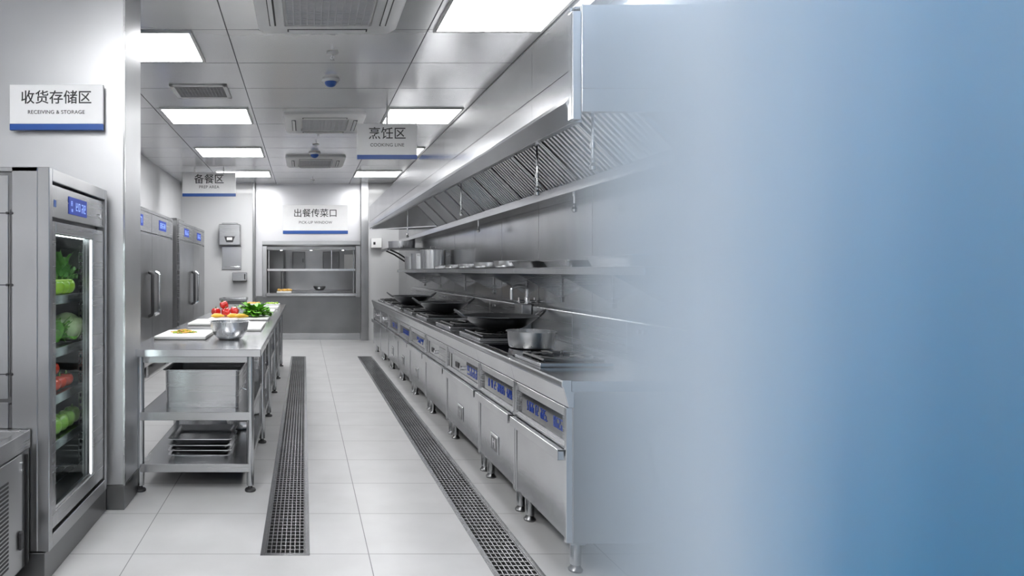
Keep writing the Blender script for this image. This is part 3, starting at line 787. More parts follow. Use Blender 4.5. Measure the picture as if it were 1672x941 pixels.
ulabels = ['nearest cooking cabinet at the hazy end, with wide blue control display', 'second cooking cabinet from the near end, square badge on door and wide blue display',
 'third cooking cabinet, door badge and mixed grey and blue control panel', 'fourth cooking cabinet, plain door and grey control panel', 'fifth cooking cabinet along the line, blue display',
 'sixth cooking cabinet along the line, blue display', 'seventh cooking cabinet along the line, blue display', 'eighth cooking cabinet with round dial, second from the far end', 'farthest cooking cabinet with round dial, by the white back wall']
for i in range(9):
    a, b = bounds[i], bounds[i+1]
    t = empty('cooking_cabinet', (1.45, (a+b)/2, 0), ulabels[i], 'cabinet', 'cooking line cabinets')
    X = 1.165
    m = MB().box(X+.0015, 1.735, a+.004, b-.004, .135, CZ-.0475)
    m.build('body', 'steel_v', t, bevel=.002)
    MB().box(X-.028, X+.001, a+.004, a+.026, .135, CZ-.119).build('side_stile', 'steel_bright', t, bevel=.002)
    MB().box(X-.028, X+.001, b-.026, b-.004, .135, CZ-.119).build('side_stile', 'steel_bright', t, bevel=.002)
    # control panel: surround and screen
    z0, z1 = .545, CZ-.120
    m = MB()
    ya, yb = a+.028, b-.028
    m.prism_y([(X-.026, z1), (X-.0005, z1), (X-.0005, z1-.045), (X-.018, z1-.045)], ya, yb)
    m.prism_y([(X-.018, z0+.028), (X-.0005, z0+.028), (X-.0005, z0), (X-.030, z0), (X-.030, z0+.010)], ya, yb)
    m.box(X-.022, X-.0005, ya, ya+.03, z0+.03, z1-.047).box(X-.022, X-.0005, yb-.02, yb, z0+.03, z1-.047)
    cp = m.build('control_panel', 'steel', t, bevel=.0015)
    sa, sb, sz0, sz1 = ya+.031, yb-.021, z0+.029, z1-.046
    MB().box(X-.012, X-.0005, sa, sb, sz0, sz1).build('screen', 'glassblack' if i not in (2, 3) else 'steel_bright', cp)
    Ls = sb-sa
    m = MB()
    xg0, xg1 = X-.0145, X-.012
    if i in (0, 1):
        for (q0, q1, n_, sd) in ((.03, .22, 2, 1), (.27, .50, 3, 2), (.55, .62, 1, 3), (.66, .82, 3, 4)):
            glyphs(m, xg0, xg1, sa+Ls*q0, sa+Ls*q1, sz0+.022, sz1-.018, n_*2, sd+i*7, .6)
    elif i in (2, 3):
        MB().box(xg0-.002, xg1, sa+.01, sa+Ls*.36, sz0+.003, sz1-.003).build('screen', 'glassblack' if i == 2 else 'steel', cp)
        if i == 2: glyphs(m, xg0-.004, xg0-.002, sa+.02, sa+Ls*.34, sz0+.012, sz1-.012, 4, 31, .75)
        MB().box(xg0-.002, xg1, sb-.07, sb, sz0, sz1).build('screen', 'glassblack', cp)
        k = MB().cyl_ax((xg1, sa+Ls*.50, .615), (X-.034, sa+Ls*.50, .615), .016, 16).build('knob', 'polished', cp)
        MB().box(xg0-.003, xg1, sa+Ls*.64, sa+Ls*.76, .595, .635).build('switch', 'black', cp, bevel=.002)
    elif i < 7:
        glyphs(m, xg0, xg1, sa+Ls*.06, sa+Ls*.62, sz0+.02, sz1-.016, 9, i*5, .6)
    if m.v: m.build('panel_marks', 'blueglyph', cp)
    if i >= 7:
        MB().cyl_ax((xg1, (sa+sb)/2, .625), (X-.045, (sa+sb)/2, .625), .04, 20).build('dial', 'polished', cp)
    # door
    da, db = a+.030, b-.030
    d = MB().box(X-.024, X-.0005, da, db, .150, .498).build('door', 'steel_bright', t, bevel=.003)
    m = MB().prism_y([(X-.060, .540), (X-.024, .540), (X-.0245, .500), (X-.030, .500), (X-.034, .530), (X-.054, .530), (X-.054, .492), (X-.060, .492)], da-.01, db+.01)
    m.box(X-.058, X-.0245, da-.01, da-.004, .493, .5395).box(X-.058, X-.0245, db+.004, db+.01, .493, .5395)
    m.build('handle', 'steel_bright', d, bevel=.0015)
    if i in (1, 2, 4, 5, 6):
        yc = a + (b-a)*.52; s_ = .05; sy = .075; zc = .29
        bd = MB().box(X-.030, X-.0245, yc-sy, yc+sy, zc-s_-.004, zc+s_+.004).build('badge', 'polished', d, bevel=.002)
        m = MB().box(X-.0315, X-.030, yc-sy*.75, yc+sy*.75, zc-s_*.8, zc+s_*.8)
        bi = m.build('badge_face', 'steel_dark', bd)
        m = MB().box(X-.0325, X-.0315, yc-.03, yc-.012, zc-.026, zc+.026).box(X-.0325, X-.0315, yc+.012, yc+.03, zc-.026, zc+.026).box(X-.0325, X-.0315, yc-.012, yc+.012, zc+.004, zc+.012)
        m.build('badge_mark', 'edge', bd)
    # legs
    for y in ((a+.07, b-.07) if i else (a+.045, b-.07)):
        for x in (X+.03, 1.72):
            lg = MB().cyl(x, y, .03, .134, .024, 18).box(x-.032, x+.032, y-.032, y+.032, .124, .1345).build('leg', 'leg', t, smooth=False)
            MB().lathe([(0,0),(.030,0),(.032,.008),(.022,.02),(.02,.031),(0,.031)], (x, y, 0), 16).build('foot', 'steel_dark', lg, smooth=True)
# backguard
bg = empty('backguard', (1.78, 6.7, CZ), 'low stainless backguard running along the wall behind the burners', 'backguard')
m = MB()
for a, b in zip(bounds[:-1], bounds[1:]):
    m.prism_y([(1.745, CZ+.001), (1.798, CZ+.001), (1.798, CZ+.222), (1.762, CZ+.222), (1.745, CZ+.205)], a+.002, b-.002)
m.build('panel', 'steel', bg, bevel=.003)
m = MB()
for y in (5.9, 8.0, 3.3):
    for dy in (0, .05): m.cyl_ax((1.745, y+dy, CZ+.16), (1.735, y+dy, CZ+.16), .012, 12)
m.build('valve_cap', 'polished', bg)

# burners
def burner(y, r, label, raised=True, x=1.42, wx=.24, wy=.28):
    z = CZ + .0008
    t = empty('gas_burner', (x, y, z), label, 'burner', 'gas burners set in the worktop')
    m = MB()
    f = .028; h = .020
    m.box(x-wx, x+wx, y-wy, y-wy+f, z, z+h).box(x-wx, x+wx, y+wy-f, y+wy, z, z+h).box(x-wx, x-wx+f, y-wy+f, y+wy-f, z, z+h).box(x+wx-f, x+wx, y-wy+f, y+wy-f, z, z+h)
    m.build('tray_rim', 'steel_bright', t, bevel=.005, seg=2)
    MB().box(x-wx+f, x+wx-f, y-wy+f, y+wy-f, z, z+.004).build('tray', 'iron', t)
    m = MB().lathe([(0,.004),(.06,.004),(.062,.016),(.045,.024),(0,.026)], (x, y, z), 24)
    m.lathe([(.085,.004),(.10,.004),(.10,.018),(.085,.018),(.085,.004)], (x, y, z), 28)
    m.build('burner_head', 'iron', t, smooth=True)
    m = MB()
    zz = z + .034
    m.tube([(x+r*.97*math.cos(a), y+r*.97*math.sin(a), zz) for a in [2*PI*k/28 for k in range(29)]], .007, 6)
    for k in range(8):
        a = PI/8 + k*PI/4; c_, s_ = math.cos(a), math.sin(a)
        m.tube([(x+.06*c_, y+.06*s_, zz+.002), (x+r*.7*c_, y+r*.7*s_, zz+.008), (x+r*.98*c_, y+r*.98*s_, zz+.002)], .0075, 6)
        m.tube([(x+r*.97*c_, y+r*.97*s_, zz), (x+r*.97*c_, y+r*.97*s_, z+.004)], .007, 6)
    for yy in (-wy+f+.012, wy-f-.012): m.tube([(x-wx+f+.01, y+yy, zz-.006), (x+wx-f-.01, y+yy, zz-.006)], .009, 6)
    for xx in (-wx+f+.012, wx-f-.012): m.tube([(x+xx, y-wy+f+.01, zz-.006), (x+xx, y+wy-f-.01, zz-.006)], .009, 6)
    m.build('grate', 'iron', t)
    return t
burner(3.36, .15, 'black cast iron burner grate nearest the viewer, in front of the steel pot', x=1.345, wx=.185, wy=.19)
burner(4.62, .19, 'gas burner under the largest, nearest wok')
burner(5.50, .17, 'empty gas burner between the nearest and the middle wok')
burner(6.52, .19, 'gas burner under the middle wok')
burner(7.36, .17, 'empty gas burner between the middle and the farthest wok')
burner(8.22, .19, 'gas burner under the farthest wok')
burner(9.15, .18, 'empty gas burner just beyond the farthest wok')
burner(10.05, .18, 'farthest empty gas burner at the end of the cooking line')
hp = tag(MB().box(1.165, 1.70, 3.585, 4.20, CZ+.0006, CZ+.007).build('ceramic_hotplate', 'glassblack', bevel=.002), 'flat black glass hotplate with the steel pot standing on it', 'hotplate')

# woks
def wok(c, r, depth, label, yaw=0.0):
    t = empty('wok', c, label, 'wok', 'black woks on the cooking line')
    prof = [(0, 0), (.06, .001)]
    for i in range(1, 13):
        a = i/12; prof.append((.06+(r-.06)*a**.92, depth*(a**1.7)))
    prof += [(r+.006, depth+.001), (r+.006, depth+.005), (r-.002, depth+.005)]
    for i in range(12, 0, -1):
        a = i/12; prof.append((.06+(r-.06)*a**.92-.004, depth*(a**1.7)+.004))
    prof += [(.055, .005), (0, .004)]
    MB().lathe(prof, c, 56).build('pan', 'wok', t, smooth=True)
    for s_ in (-1, 1):
        ux, uy = math.cos(yaw)*s_, math.sin(yaw)*s_; vx, vy = -uy, ux
        pts = []
        for k in range(11):
            a = PI*k/10; out = math.sin(a)*.075; lat = math.cos(a)*.052
            rr = r - .012 + out
            pts.append((c[0]+ux*rr+vx*lat, c[1]+uy*rr+vy*lat, c[2]+depth-.012+out*.75))
        MB().tube(pts, .008, 8).build('handle', 'wok', t, smooth=True)
    return t
zg = CZ + .048
wok((1.405, 4.62, zg), .262, .105, 'largest black wok nearest the viewer, with two loop handles, behind the steel pot')
wok((1.41, 6.52, zg), .25, .110, 'middle black wok of three with two loop handles')
wok((1.37, 8.22, zg), .25, .110, 'farthest black wok of the three along the cooking line')
vessel('saucepot', (1.385, 3.93, CZ+.0075), .138, .100, 'shiny straight-sided steel pot on the black hotplate', 'pot', rb=.93, rim=.010)

# faucet
fa = empty('wok_faucet', (1.70, 4.95, 1.06), 'chrome goose-neck faucet rising behind the nearest wok', 'faucet')
pts = [(1.725, 4.98, 1.068), (1.725, 4.98, 1.16)]
for k in range(9):
    a = PI*k/8; pts.append((1.665+.06*math.cos(a), 4.98, 1.175+.03*math.sin(a)))
pts += [(1.605, 4.98, 1.10)]
MB().tube(pts, .0135, 12).build('spout', 'polished', fa, smooth=True)
m = MB().lathe([(0,0),(.022,0),(.024,.02),(.016,.05),(0,.055)], (1.725, 4.98, 1.02+.048), 16)
m.cyl_ax((1.66, 4.98, 1.085), (1.79, 4.98, 1.085), .013, 12)
m.build('valve_body', 'polished', fa, smooth=True)
for x in (1.66, 1.78):
    m = MB().tube([(x, 4.95, 1.085), (x, 5.01, 1.085)], .005, 8).tube([(x, 4.98, 1.078), (x, 4.98, 1.115)], .005, 8)
    m.build('tap_handle', 'polished', fa)
MB().box(1.665, 1.742, 4.925, 5.10, CZ+.002, 1.067).build('supply_box', 'steel_bright', fa, bevel=.004)

# ------------------------------------------------------------------ overshelf
SX = 1.45; SZ = 1.343
os_ = empty('wall_shelf', (1.62, 6.5, SZ-.04), 'long stainless wall shelf on triangular brackets above the cooking line', 'shelf')
m = MB()
ys = [2.75, 3.72, 4.45, 5.15, 6.1, 7.3, 8.6, 10.05]
for a, b in zip(ys[:-1], ys[1:]):
    m.box(SX, 1.797, a+.001, b-.001, SZ-.006, SZ).box(SX, SX+.012, a+.001, b-.001, SZ-.042, SZ-.006).box(1.785, 1.797, a+.001, b-.001, SZ, SZ+.03)
m.build('board', 'steel_bright', os_, bevel=.002)
for y in (3.1, 3.75, 4.5, 5.2, 6.1, 7.2, 8.5, 9.6):
    m = MB().prism_y([(SX+.015, SZ-.007), (1.796, SZ-.007), (1.796, SZ-.20), (1.775, SZ-.20), (SX+.02, SZ-.035)], y-.004, y+.004)
    m.box(1.785, 1.797, y-.02, y+.02, SZ-.24, SZ-.007)
    m.build('bracket', 'steel', os_, bevel=.001)
zs = SZ + .0005
vessel('stock_pot', (1.61, 8.05, zs), .155, .235, 'largest lidded steel stock pot on the wall shelf', 'pot', rb=.98, handles='loop', lid=True)
vessel('stock_pot', (1.60, 8.85, zs), .135, .215, 'steel stock pot just left of the largest one on the wall shelf', 'pot', rb=.98)
vessel('stock_pot', (1.62, 9.6, zs), .12, .19, 'smallest steel stock pot at the far end of the wall shelf', 'pot', rb=.98)
dl = ['shallow steel dish farthest along the wall shelf, next to the big pot', 'shallow steel dish second past the big pot on the shelf', 'shallow steel dish third past the big pot on the shelf', 'shallow steel dish fourth past the big pot on the shelf', 'shallow steel dish left of the dark tray on the shelf']
for k, (y, r, h) in enumerate(((7.35, .12, .035), (6.75, .13, .04), (6.15, .13, .042), (5.55, .14, .048), (4.95, .145, .052))):
    vessel('steel_dish', (1.61, y, zs), r, h, dl[k], 'dish', 'shallow steel dishes on the wall shelf', rb=.93)
gn_pan('dark_tray', (1.62, 4.45, zs), .25, .42, .045, 'dark rectangular tray on the wall shelf beside the dishes', 'tray', mat='steel_dark')
gn_pan('steel_tray', (1.62, 3.85, zs), .25, .40, .040, 'pale rectangular tray on the wall shelf right of the dark tray', 'tray', 'pale trays on the wall shelf', mat='steel_bright')
gn_pan('steel_tray', (1.62, 3.2, zs), .25, .46, .055, 'rectangular tray at the near hazy end of the wall shelf', 'tray', 'pale trays on the wall shelf', mat='steel_bright')

# short upper shelf at far end with pots
us = empty('wall_shelf', (1.5, 10.2, 1.67), 'short steel wall shelf on curved braces high at the far end of the line', 'shelf')
MB().box(1.26, 1.797, 9.75, 10.55, 1.66, 1.675).box(1.26, 1.275, 9.75, 10.55, 1.635, 1.66).build('board', 'steel_dark', us, bevel=.002)
for y in (9.9, 10.4):
    m = MB().tube([(1.32, y, 1.648), (1.45, y, 1.59), (1.62, y, 1.48), (1.785, y, 1.43)], .012, 8)
    m.build('bracket', 'iron', us, smooth=True)
vessel('stock_pot', (1.53, 10.12, 1.6755), .21, .11, 'wide low steel pot on the short upper shelf under the hood', 'pot', rb=.97)
cb = empty('junction_box', (1.36, 12.18, 1.84), 'small white wall box with dark switch at the far end of the hood', 'box')
MB().box(1.26, 1.46, 12.12, YB-.001, 1.76, 1.94).build('case', 'white', cb, bevel=.006)
MB().box(1.30, 1.34, 12.112, 12.12, 1.82, 1.87).build('switch', 'black', cb, bevel=.002)

# ------------------------------------------------------------------ hood
HX = 1.15; HY0, HY1 = 2.735, 11.4; HT = 2.46
def hz_(y): return 1.965 + .014*(y-2.75)
hd_ = empty('range_hood', (1.47, 7.0, 2.0), 'long stainless exhaust hood hanging over the cooking line, full of slatted filters', 'hood')
m = MB()
segs = [HY0+.045, 3.25, 5.3, 8.4, HY1]
for a, b in zip(segs[:-1], segs[1:]):
    m.box(HX, HX+.012, a+.0015, b-.0015, 2.192, HT)
    m.prism_y([(HX, 2.188), (HX+.012, 2.188), (HX+.012, 2.08), (HX, 2.08)], a+.0015, b-.0015)
m.build('front_panel', 'steel_hood', hd_)
m = MB()
zf = .014*(HY1-HY0)
m.prism_y([(HX-.001, 2.079), (HX+.012, 2.079), (HX+.050, hz_(HY0)+.012), (HX+.050, hz_(HY0)), (HX+.014, hz_(HY0)), (HX-.022, hz_(HY0)+.085)], HY0+.045, HY1)
lip = m.build('bottom_lip', 'steel_hood', hd_, bevel=.002)
for v in lip.data.vertices:      # the lip climbs gently toward the far end
    wy = v.co.y + 7.0
    if wy > 10: v.co.z += zf if v.co.z + 2.0 < 2.06 else zf*.1
MB().box(HX-.012, HX+.03, HY0, HY0+.045, 1.965, 2.43).build('corner_post', 'edge', hd_, bevel=.006, seg=2)
m = MB().box(HX+.03, 1.797, HY0+.01, HY0+.022, 2.10, HT).box(HX+.03, 1.797, HY0-.002, HY0+.03, 2.0, 2.098)
m.box(HX+.031, HX+.040, HY0+.002, HY0+.01, 2.10, HT)
m.build('end_panel', 'steel_hood', hd_, bevel=.002)
MB().box(HX+.012, 1.797, HY0+.03, HY1, HT-.012, HT).build('top_panel', 'steel', hd_)
# filters
fx0, fz0, fx1, fz1 = 1.645, 1.855, 1.20, 2.30
sl = math.hypot(fx1-fx0, fz1-fz0); ux, uz = (fx1-fx0)/sl, (fz1-fz0)/sl; nx, nz = -uz, ux   # n points down toward the aisle
if nz > 0: nx, nz = -nx, -nz
fy0, fy1, nf = 2.80, 7.80, 10
for k in range(nf):
    a = fy0 + (fy1-fy0)*k/nf + .003; b = fy0 + (fy1-fy0)*(k+1)/nf - .003
    def P(s, n, y): return (fx0+ux*s+nx*n, y, fz0+uz*s+nz*n)
    m = MB()
    def slab(s0, s1, n0, n1, ya, yb):
        m.add([P(s0,n0,ya),P(s1,n0,ya),P(s1,n0,yb),P(s0,n0,yb),P(s0,n1,ya),P(s1,n1,ya),P(s1,n1,yb),P(s0,n1,yb)],
              [(0,3,2,1),(4,5,6,7),(0,1,5,4),(1,2,6,5),(2,3,7,6),(3,0,4,7)])
    slab(0, .02, 0, .02, a, b); slab(sl-.02, sl, 0, .02, a, b); slab(.02, sl-.02, 0, .02, a, a+.014); slab(.02, sl-.02, 0, .02, b-.014, b)
    ff = m.build('filter', 'steel_bright', hd_)
    m = MB()
    n_ = 10; p = (b-a-.028)/n_
    for i in range(n_):
        y0 = a+.014+p*i
        # rounded baffle: a half-round ridge along the slope
        prof = [(0, .0), (.02, .9), (.05, 1.0), (.40, 1.0), (.43, .9), (.45, 0)]
        vs = []
        for s in (.02, sl-.02):
            for (q, h) in prof: vs.append(P(s, .002+h*.016, y0+q*p))
        L_ = len(prof)
        m.add(vs, [(j, j+1, j+1+L_, j+L_) for j in range(L_-1)])
    m.build('baffle', 'baffle', ff)
    m = MB(); slab(.01, sl-.01, -.006, -.002, a+.002, b-.002); m.build('filter_back', 'pit', ff)
# gutter and back skirt
m = MB().prism_y([(1.60, 1.795), (1.797, 1.795), (1.797, 1.86), (1.655, 1.86), (1.64, 1.85), (1.60, 1.855)], HY0+.03, 10.9)
m.build('grease_gutter', 'steel_bright', hd_, bevel=.002)
# slanted closure at the far end
m = MB().add([(1.635, 7.82, 1.865), (1.166, 11.35, 2.045), (1.166, 11.35, 2.42), (1.20, 7.82, 2.40), (1.645, 7.83, 1.865), (1.176, 11.37, 2.045), (1.176, 11.37, 2.42), (1.21, 7.83, 2.40)],
             [(0,1,2,3), (7,6,5,4), (0,4,5,1), (1,5,6,2), (2,6,7,3), (3,7,4,0)])
m.build('closure_panel', 'steel_hood', hd_)
MB().box(HX+.012, 1.797, HY1-.012, HY1, 2.06, HT).build('far_end_panel', 'steel_hood', hd_)
def nozzle(x, y, zt, zb, par):
    m = MB().tube([(x, y, zt), (x, y, zb+.05)], .006, 8).lathe([(0,0),(.014,.002),(.018,.018),(.010,.034),(.013,.042),(.008,.055),(0,.056)], (x, y, zb), 12)
    m.cyl(x, y, zb+.10, zb+.125, .011, 10)
    m.build('drop_nozzle', 'polished', par, smooth=True)
for (x, y, zt, zb) in ((1.30, 2.90, 2.21, 1.775), (1.31, 3.62, 2.20, 1.745), (1.30, 5.33, 2.21, 1.775), (1.65, 3.93, 1.797, 1.68), (1.65, 6.1, 1.797, 1.69), (1.30, 8.1, 2.30, 1.74)):
    nozzle(x, y, zt, zb, hd_)
w = MB().box(1.69, 1.80, -3, 12.2, CEIL-.10, CEIL).build('trim_5', 'acwhite'); struct(w)

# ------------------------------------------------------------------ ceiling equipment
def cassette(cx, y0, y1, hw, label):
    t = empty('air_conditioner', (cx, (y0+y1)/2, CEIL), label, 'air conditioner', 'ceiling cassette air conditioners')
    cy = (y0+y1)/2; hy = (y1-y0)/2
    def rr(hx, hy_, r):
        pts = []
        for (sx, sy, a0) in ((1,1,0),(-1,1,PI/2),(-1,-1,PI),(1,-1,1.5*PI)):
            for k in range(6):
                a = a0+PI/2*k/5; pts.append((cx+sx*(hx-r)+r*math.cos(a), cy+sy*(hy_-r)+r*math.sin(a)))
        return pts
    n = 24
    A = rr(hw, hy, .07); B = rr(hw-.03, hy-.03, .06); Cc = rr(hw-.18, hy-.16, .02)
    vs = [(x, y, CEIL) for x, y in A] + [(x, y, CEIL-.022) for x, y in A] + [(x, y, CEIL-.045) for x, y in B] + [(x, y, CEIL-.045) for x, y in Cc] + [(x, y, CEIL-.02) for x, y in Cc]
    fs = []
    for i in range(4):
        for k in range(n): fs.append((i*n+k, (i+1)*n+k, (i+1)*n+(k+1)%n, i*n+(k+1)%n))
    fs.append(tuple(range(4*n, 5*n)))
    MB().add(vs, fs).build('casing', 'acwhite', t, smooth=True)
    gx, gy = hw-.20, hy-.18
    m = MB()
    k = -gy
    while k <= gy: m.box(cx-gx, cx+gx, cy+k-.004, cy+k+.004, CEIL-.044, CEIL-.034); k += .018
    for i in range(-6, 7): m.box(cx+gx*i/6-.003, cx+gx*i/6+.003, cy-gy, cy+gy, CEIL-.046, CEIL-.036)
    m.build('grille', 'acgrey', t)
    MB().box(cx-gx, cx+gx, cy-gy, cy+gy, CEIL-.030, CEIL-.024).build('grille_back', 'steel_dark', t)
    for (ax, s_) in (('x', 1), ('x', -1), ('y', 1), ('y', -1)):
        m = MB(); m2 = MB()
        if ax == 'y':
            yy = cy + s_*(hy-.095); m.box(cx-gx, cx+gx, yy-.022, yy+.022, CEIL-.048, CEIL-.0452); m2.prism_x([(yy-.016, CEIL-.049), (yy+.010, CEIL-.058), (yy+.012, CEIL-.055), (yy-.014, CEIL-.047)], cx-gx+.01, cx+gx-.01)
        else:
            xx = cx + s_*(hw-.105); m.box(xx-.022, xx+.022, cy-gy, cy+gy, CEIL-.048, CEIL-.0452); m2.prism_y([(xx-.016, CEIL-.049), (xx+.010, CEIL-.058), (xx+.012, CEIL-.055), (xx-.014, CEIL-.047)], cy-gy+.01, cy+gy-.01)
        sl_ = m.build('air_slot', 'black', t); m2.build('louver', 'acwhite', sl_)
    return t
cassette(.155, 3.50, 4.46, .47, 'nearest ceiling cassette air conditioner, cut by the top of the photo')
cassette(.22, 6.78, 7.66, .44, 'middle ceiling cassette air conditioner, left of the cooking line sign')
cassette(.165, 9.33, 10.2, .44, 'farthest small-looking ceiling cassette air conditioner')
def sprinkler(x, y, label):
    t = empty('sprinkler', (x, y, CEIL), label, 'sprinkler', 'ceiling sprinkler heads')
    MB().lathe([(0, 0), (.042, 0), (.045, -.006), (.02, -.016), (0, -.016)], (x, y, CEIL), 20).build('escutcheon', 'acwhite', t, smooth=True)
    m = MB().cyl(x, y, CEIL-.045, CEIL-.015, .008, 10)
    for s_ in (-1, 1): m.tube([(x+s_*.006, y, CEIL-.03), (x+s_*.014, y, CEIL-.042), (x, y, CEIL-.058)], .003, 6)
    for k in range(10):
        a = 2*PI*k/10; m.box(x+.004*math.cos(a)-.012*abs(math.cos(a))-.002, x+.004*math.cos(a)+.012*abs(math.cos(a))+.002, y-.003, y+.003, CEIL-.061, CEIL-.058)
    m.build('head', 'polished', t)
sprinkler(.215, 4.93, 'sprinkler head nearest the viewer, behind the first air conditioner')
sprinkler(.17, 7.80, 'sprinkler head just beyond the middle air conditioner')
sprinkler(.15, 8.50, 'tiny sprinkler head in front of the far ceiling detector')
sprinkler(.15, 11.8, 'farthest tiny sprinkler head near the back wall')
def dome(x, y, s_, label):
    t = empty('dome_camera', (x, y, CEIL), label, 'camera', 'blue-domed ceiling devices')
    MB().lathe([(0,0),(.075*s_,0),(.078*s_,-.012*s_),(.06*s_,-.028*s_),(0,-.028*s_)], (x, y, CEIL), 28).build('base', 'acwhite', t, smooth=True)
    MB().lathe([(.054*s_,-.028*s_),(.050*s_,-.045*s_),(.034*s_,-.062*s_),(.012*s_,-.070*s_),(0,-.071*s_)], (x, y, CEIL), 24).build('dome', 'blue', t, smooth=True)
dome(.23, 5.62, 1.0, 'white round ceiling camera with blue dome between the air conditioners')
dome(.145, 9.10, 1.1, 'smaller blue-domed ceiling detector in front of the farthest air conditioner')
# slotted vent
t = empty('air_vent', (-.98, 6.05, CEIL), 'small rectangular slotted air vent in the ceiling at left', 'vent')
x0, x1, y0, y1 = -1.22, -.70, 5.78, 6.22
MB().box(x0, x1, y0, y0+.04, CEIL-.012, CEIL).box(x0, x1, y1-.04, y1, CEIL-.012, CEIL).box(x0, x0+.04, y0, y1, CEIL-.012, CEIL).box(x1-.04, x1, y0, y1, CEIL-.012, CEIL).build('frame', 'acwhite', t, bevel=.003)
MB().box(x0+.04, x1-.04, y0+.04, y1-.04, CEIL-.003, CEIL-.001).build('backing', 'steel_dark', t)
m = MB()
for i in range(15):
    y = y0+.05+i*.024; m.prism_x([(y, CEIL-.010), (y+.010, CEIL-.004), (y+.012, CEIL-.005), (y+.002, CEIL-.012)], x0+.04, x1-.04)
for i in range(1, 14): m.box(x0+.04+i*.0315-.0015, x0+.04+i*.0315+.0015, y0+.04, y1-.04, CEIL-.009, CEIL-.006)
m.build('slats', 'acgrey', t)

# ------------------------------------------------------------------ signs
def sign(x0, x1, z0, z1, y, zh, en, label, rods=(), sz=.095, esz=.037, off=0.0, th=.02, stripe=.05, name='hanging_sign'):
    t = empty(name, ((x0+x1)/2, y, z0), label, 'sign', None)
    MB().box(x0, x1, y-th/2, y+th/2, z0+stripe, z1).build('panel', 'sign', t, bevel=.0015)
    MB().box(x0, x1, y-th/2-.001, y+th/2+.001, z0, z0+stripe-.0003).build('stripe', 'blue', t, bevel=.0015)
    h = z1-z0; cx = (x0+x1)/2
    text('chinese_lettering', zh, sz, (cx+off, y-th/2-.001, z0+h*.70), FACE_CAM, 'ink', t, .001, bold=sz*.006)
    text('english_lettering', en, esz, (cx+off, y-th/2-.001, z0+h*.39), FACE_CAM, 'ink', t, .001, spacing=1.05)
    for rx in rods: MB().cyl_ax((rx, y, z1), (rx, y, CEIL-.001), .010, 10).build('rod', 'acwhite', t)
    return t
def px2(x, y, Y): return ((x-VPX)*Y/K, EYE-(y-VPY)*Y/K)
Y = 3.525
a, zt = px2(17, 139, Y); b, zb_ = px2(169, 213, Y)
s1 = sign(a, b, zb_, zt, Y, '收货存储区', 'RECEIVING & STORAGE', 'large sign reading RECEIVING & STORAGE on the steel pier at upper left', sz=.078, esz=.0285, stripe=.034)
Y = 10.6
a, zt = px2(298, 282, Y); b, zb_ = px2(385, 321, Y)
sign(a, b, zb_, zt, Y, '备餐区', 'PREP AREA', 'sign reading PREP AREA hanging above the tall fridges', rods=(a+.2, b-.2), sz=.165, esz=.066, stripe=.05)
Y = 6.53
a, zt = px2(583, 202, Y); b, zb_ = px2(681, 260, Y)
sign(a, b, zb_, zt, Y, '烹饪区', 'COOKING LINE', 'sign reading COOKING LINE hung on a rod from the ceiling', rods=((a+b)/2,), sz=.128, esz=.047, stripe=.042)
Y = YR - .012
a, zt = px2(462, 335, Y); b, zb_ = px2(568, 382, Y)
sign(a, b, zb_, zt, Y, '出餐传菜口', 'PICK-UP WINDOW', 'sign reading PICK-UP WINDOW on the wall above the pick-up window', sz=.17, esz=.072, stripe=.062, name='wall_sign')

# ------------------------------------------------------------------ back wall fittings
def at(x, y, Y): return px2(x, y, Y)
Yw = YB
a, zt = at(357, 366, 12.0); b, zb_ = at(392, 400, 12.0)
t = empty('towel_dispenser', ((a+b)/2, Yw-.1, zb_), 'grey steel paper towel dispenser high on the white back wall', 'dispenser')
MB().box(a, b, Yw-.22, Yw-.001, zb_, zt).build('case', 'steel', t, bevel=.01)
MB().box(a+.05, b-.05, Yw-.20, Yw-.03, zt, zt+.025).build('cap', 'steel_bright', t, bevel=.006)
cx = (a+b)/2
m = MB().prism_y([(cx-.10, zb_+.16), (cx+.10, zb_+.16), (cx+.06, zb_+.05), (cx-.06, zb_+.05)], Yw-.226, Yw-.2205)
o = m.build('dispensing_slot', 'black', t)
MB().box(cx-.05, cx+.05, Yw-.235, Yw-.2265, zb_+.09, zb_+.14).build('label_plate', 'white', o)
a2, z1_ = at(361, 402, 12.1); b2, z0_ = at(393, 440, 12.1)
t = empty('splash_plate', ((a2+b2)/2, Yw-.01, z0_), 'plain steel plate on the wall below the towel dispenser', 'plate')
MB().box(a2, b2, Yw-.02, Yw-.001, z0_, z1_-.01).build('plate', 'steel_bright', t, bevel=.002)
m = MB()
for x in (a2+.04, b2-.04): m.cyl_ax((x, Yw-.02, z0_+.05), (x, Yw-.035, z0_+.05), .015, 10)
m.tube([(a2+.04, Yw-.032, z0_+.05), (b2-.04, Yw-.032, z0_+.05)], .006, 6)
m.build('towel_bar', 'polished', t)
a3, z1_ = at(379, 445, 12.1); b3, z0_ = at(403, 459, 12.1)
t = empty('soap_dispenser', ((a3+b3)/2, Yw-.05, z0_), 'small steel dispenser box on the wall at lower right of the towel dispenser', 'dispenser')
MB().box(a3, b3, Yw-.13, Yw-.001, z0_, z1_).build('case', 'steel_bright', t, bevel=.006)
MB().box(b3-.05, b3-.03, Yw-.134, Yw-.1301, z0_+.03, z1_-.03).build('sight_glass', 'black', t)
MB().cyl_ax(((a3+b3)/2, Yw-.13, (z0_+z1_)/2), ((a3+b3)/2, Yw-.14, (z0_+z1_)/2), .014, 12).build('lock', 'polished', t)
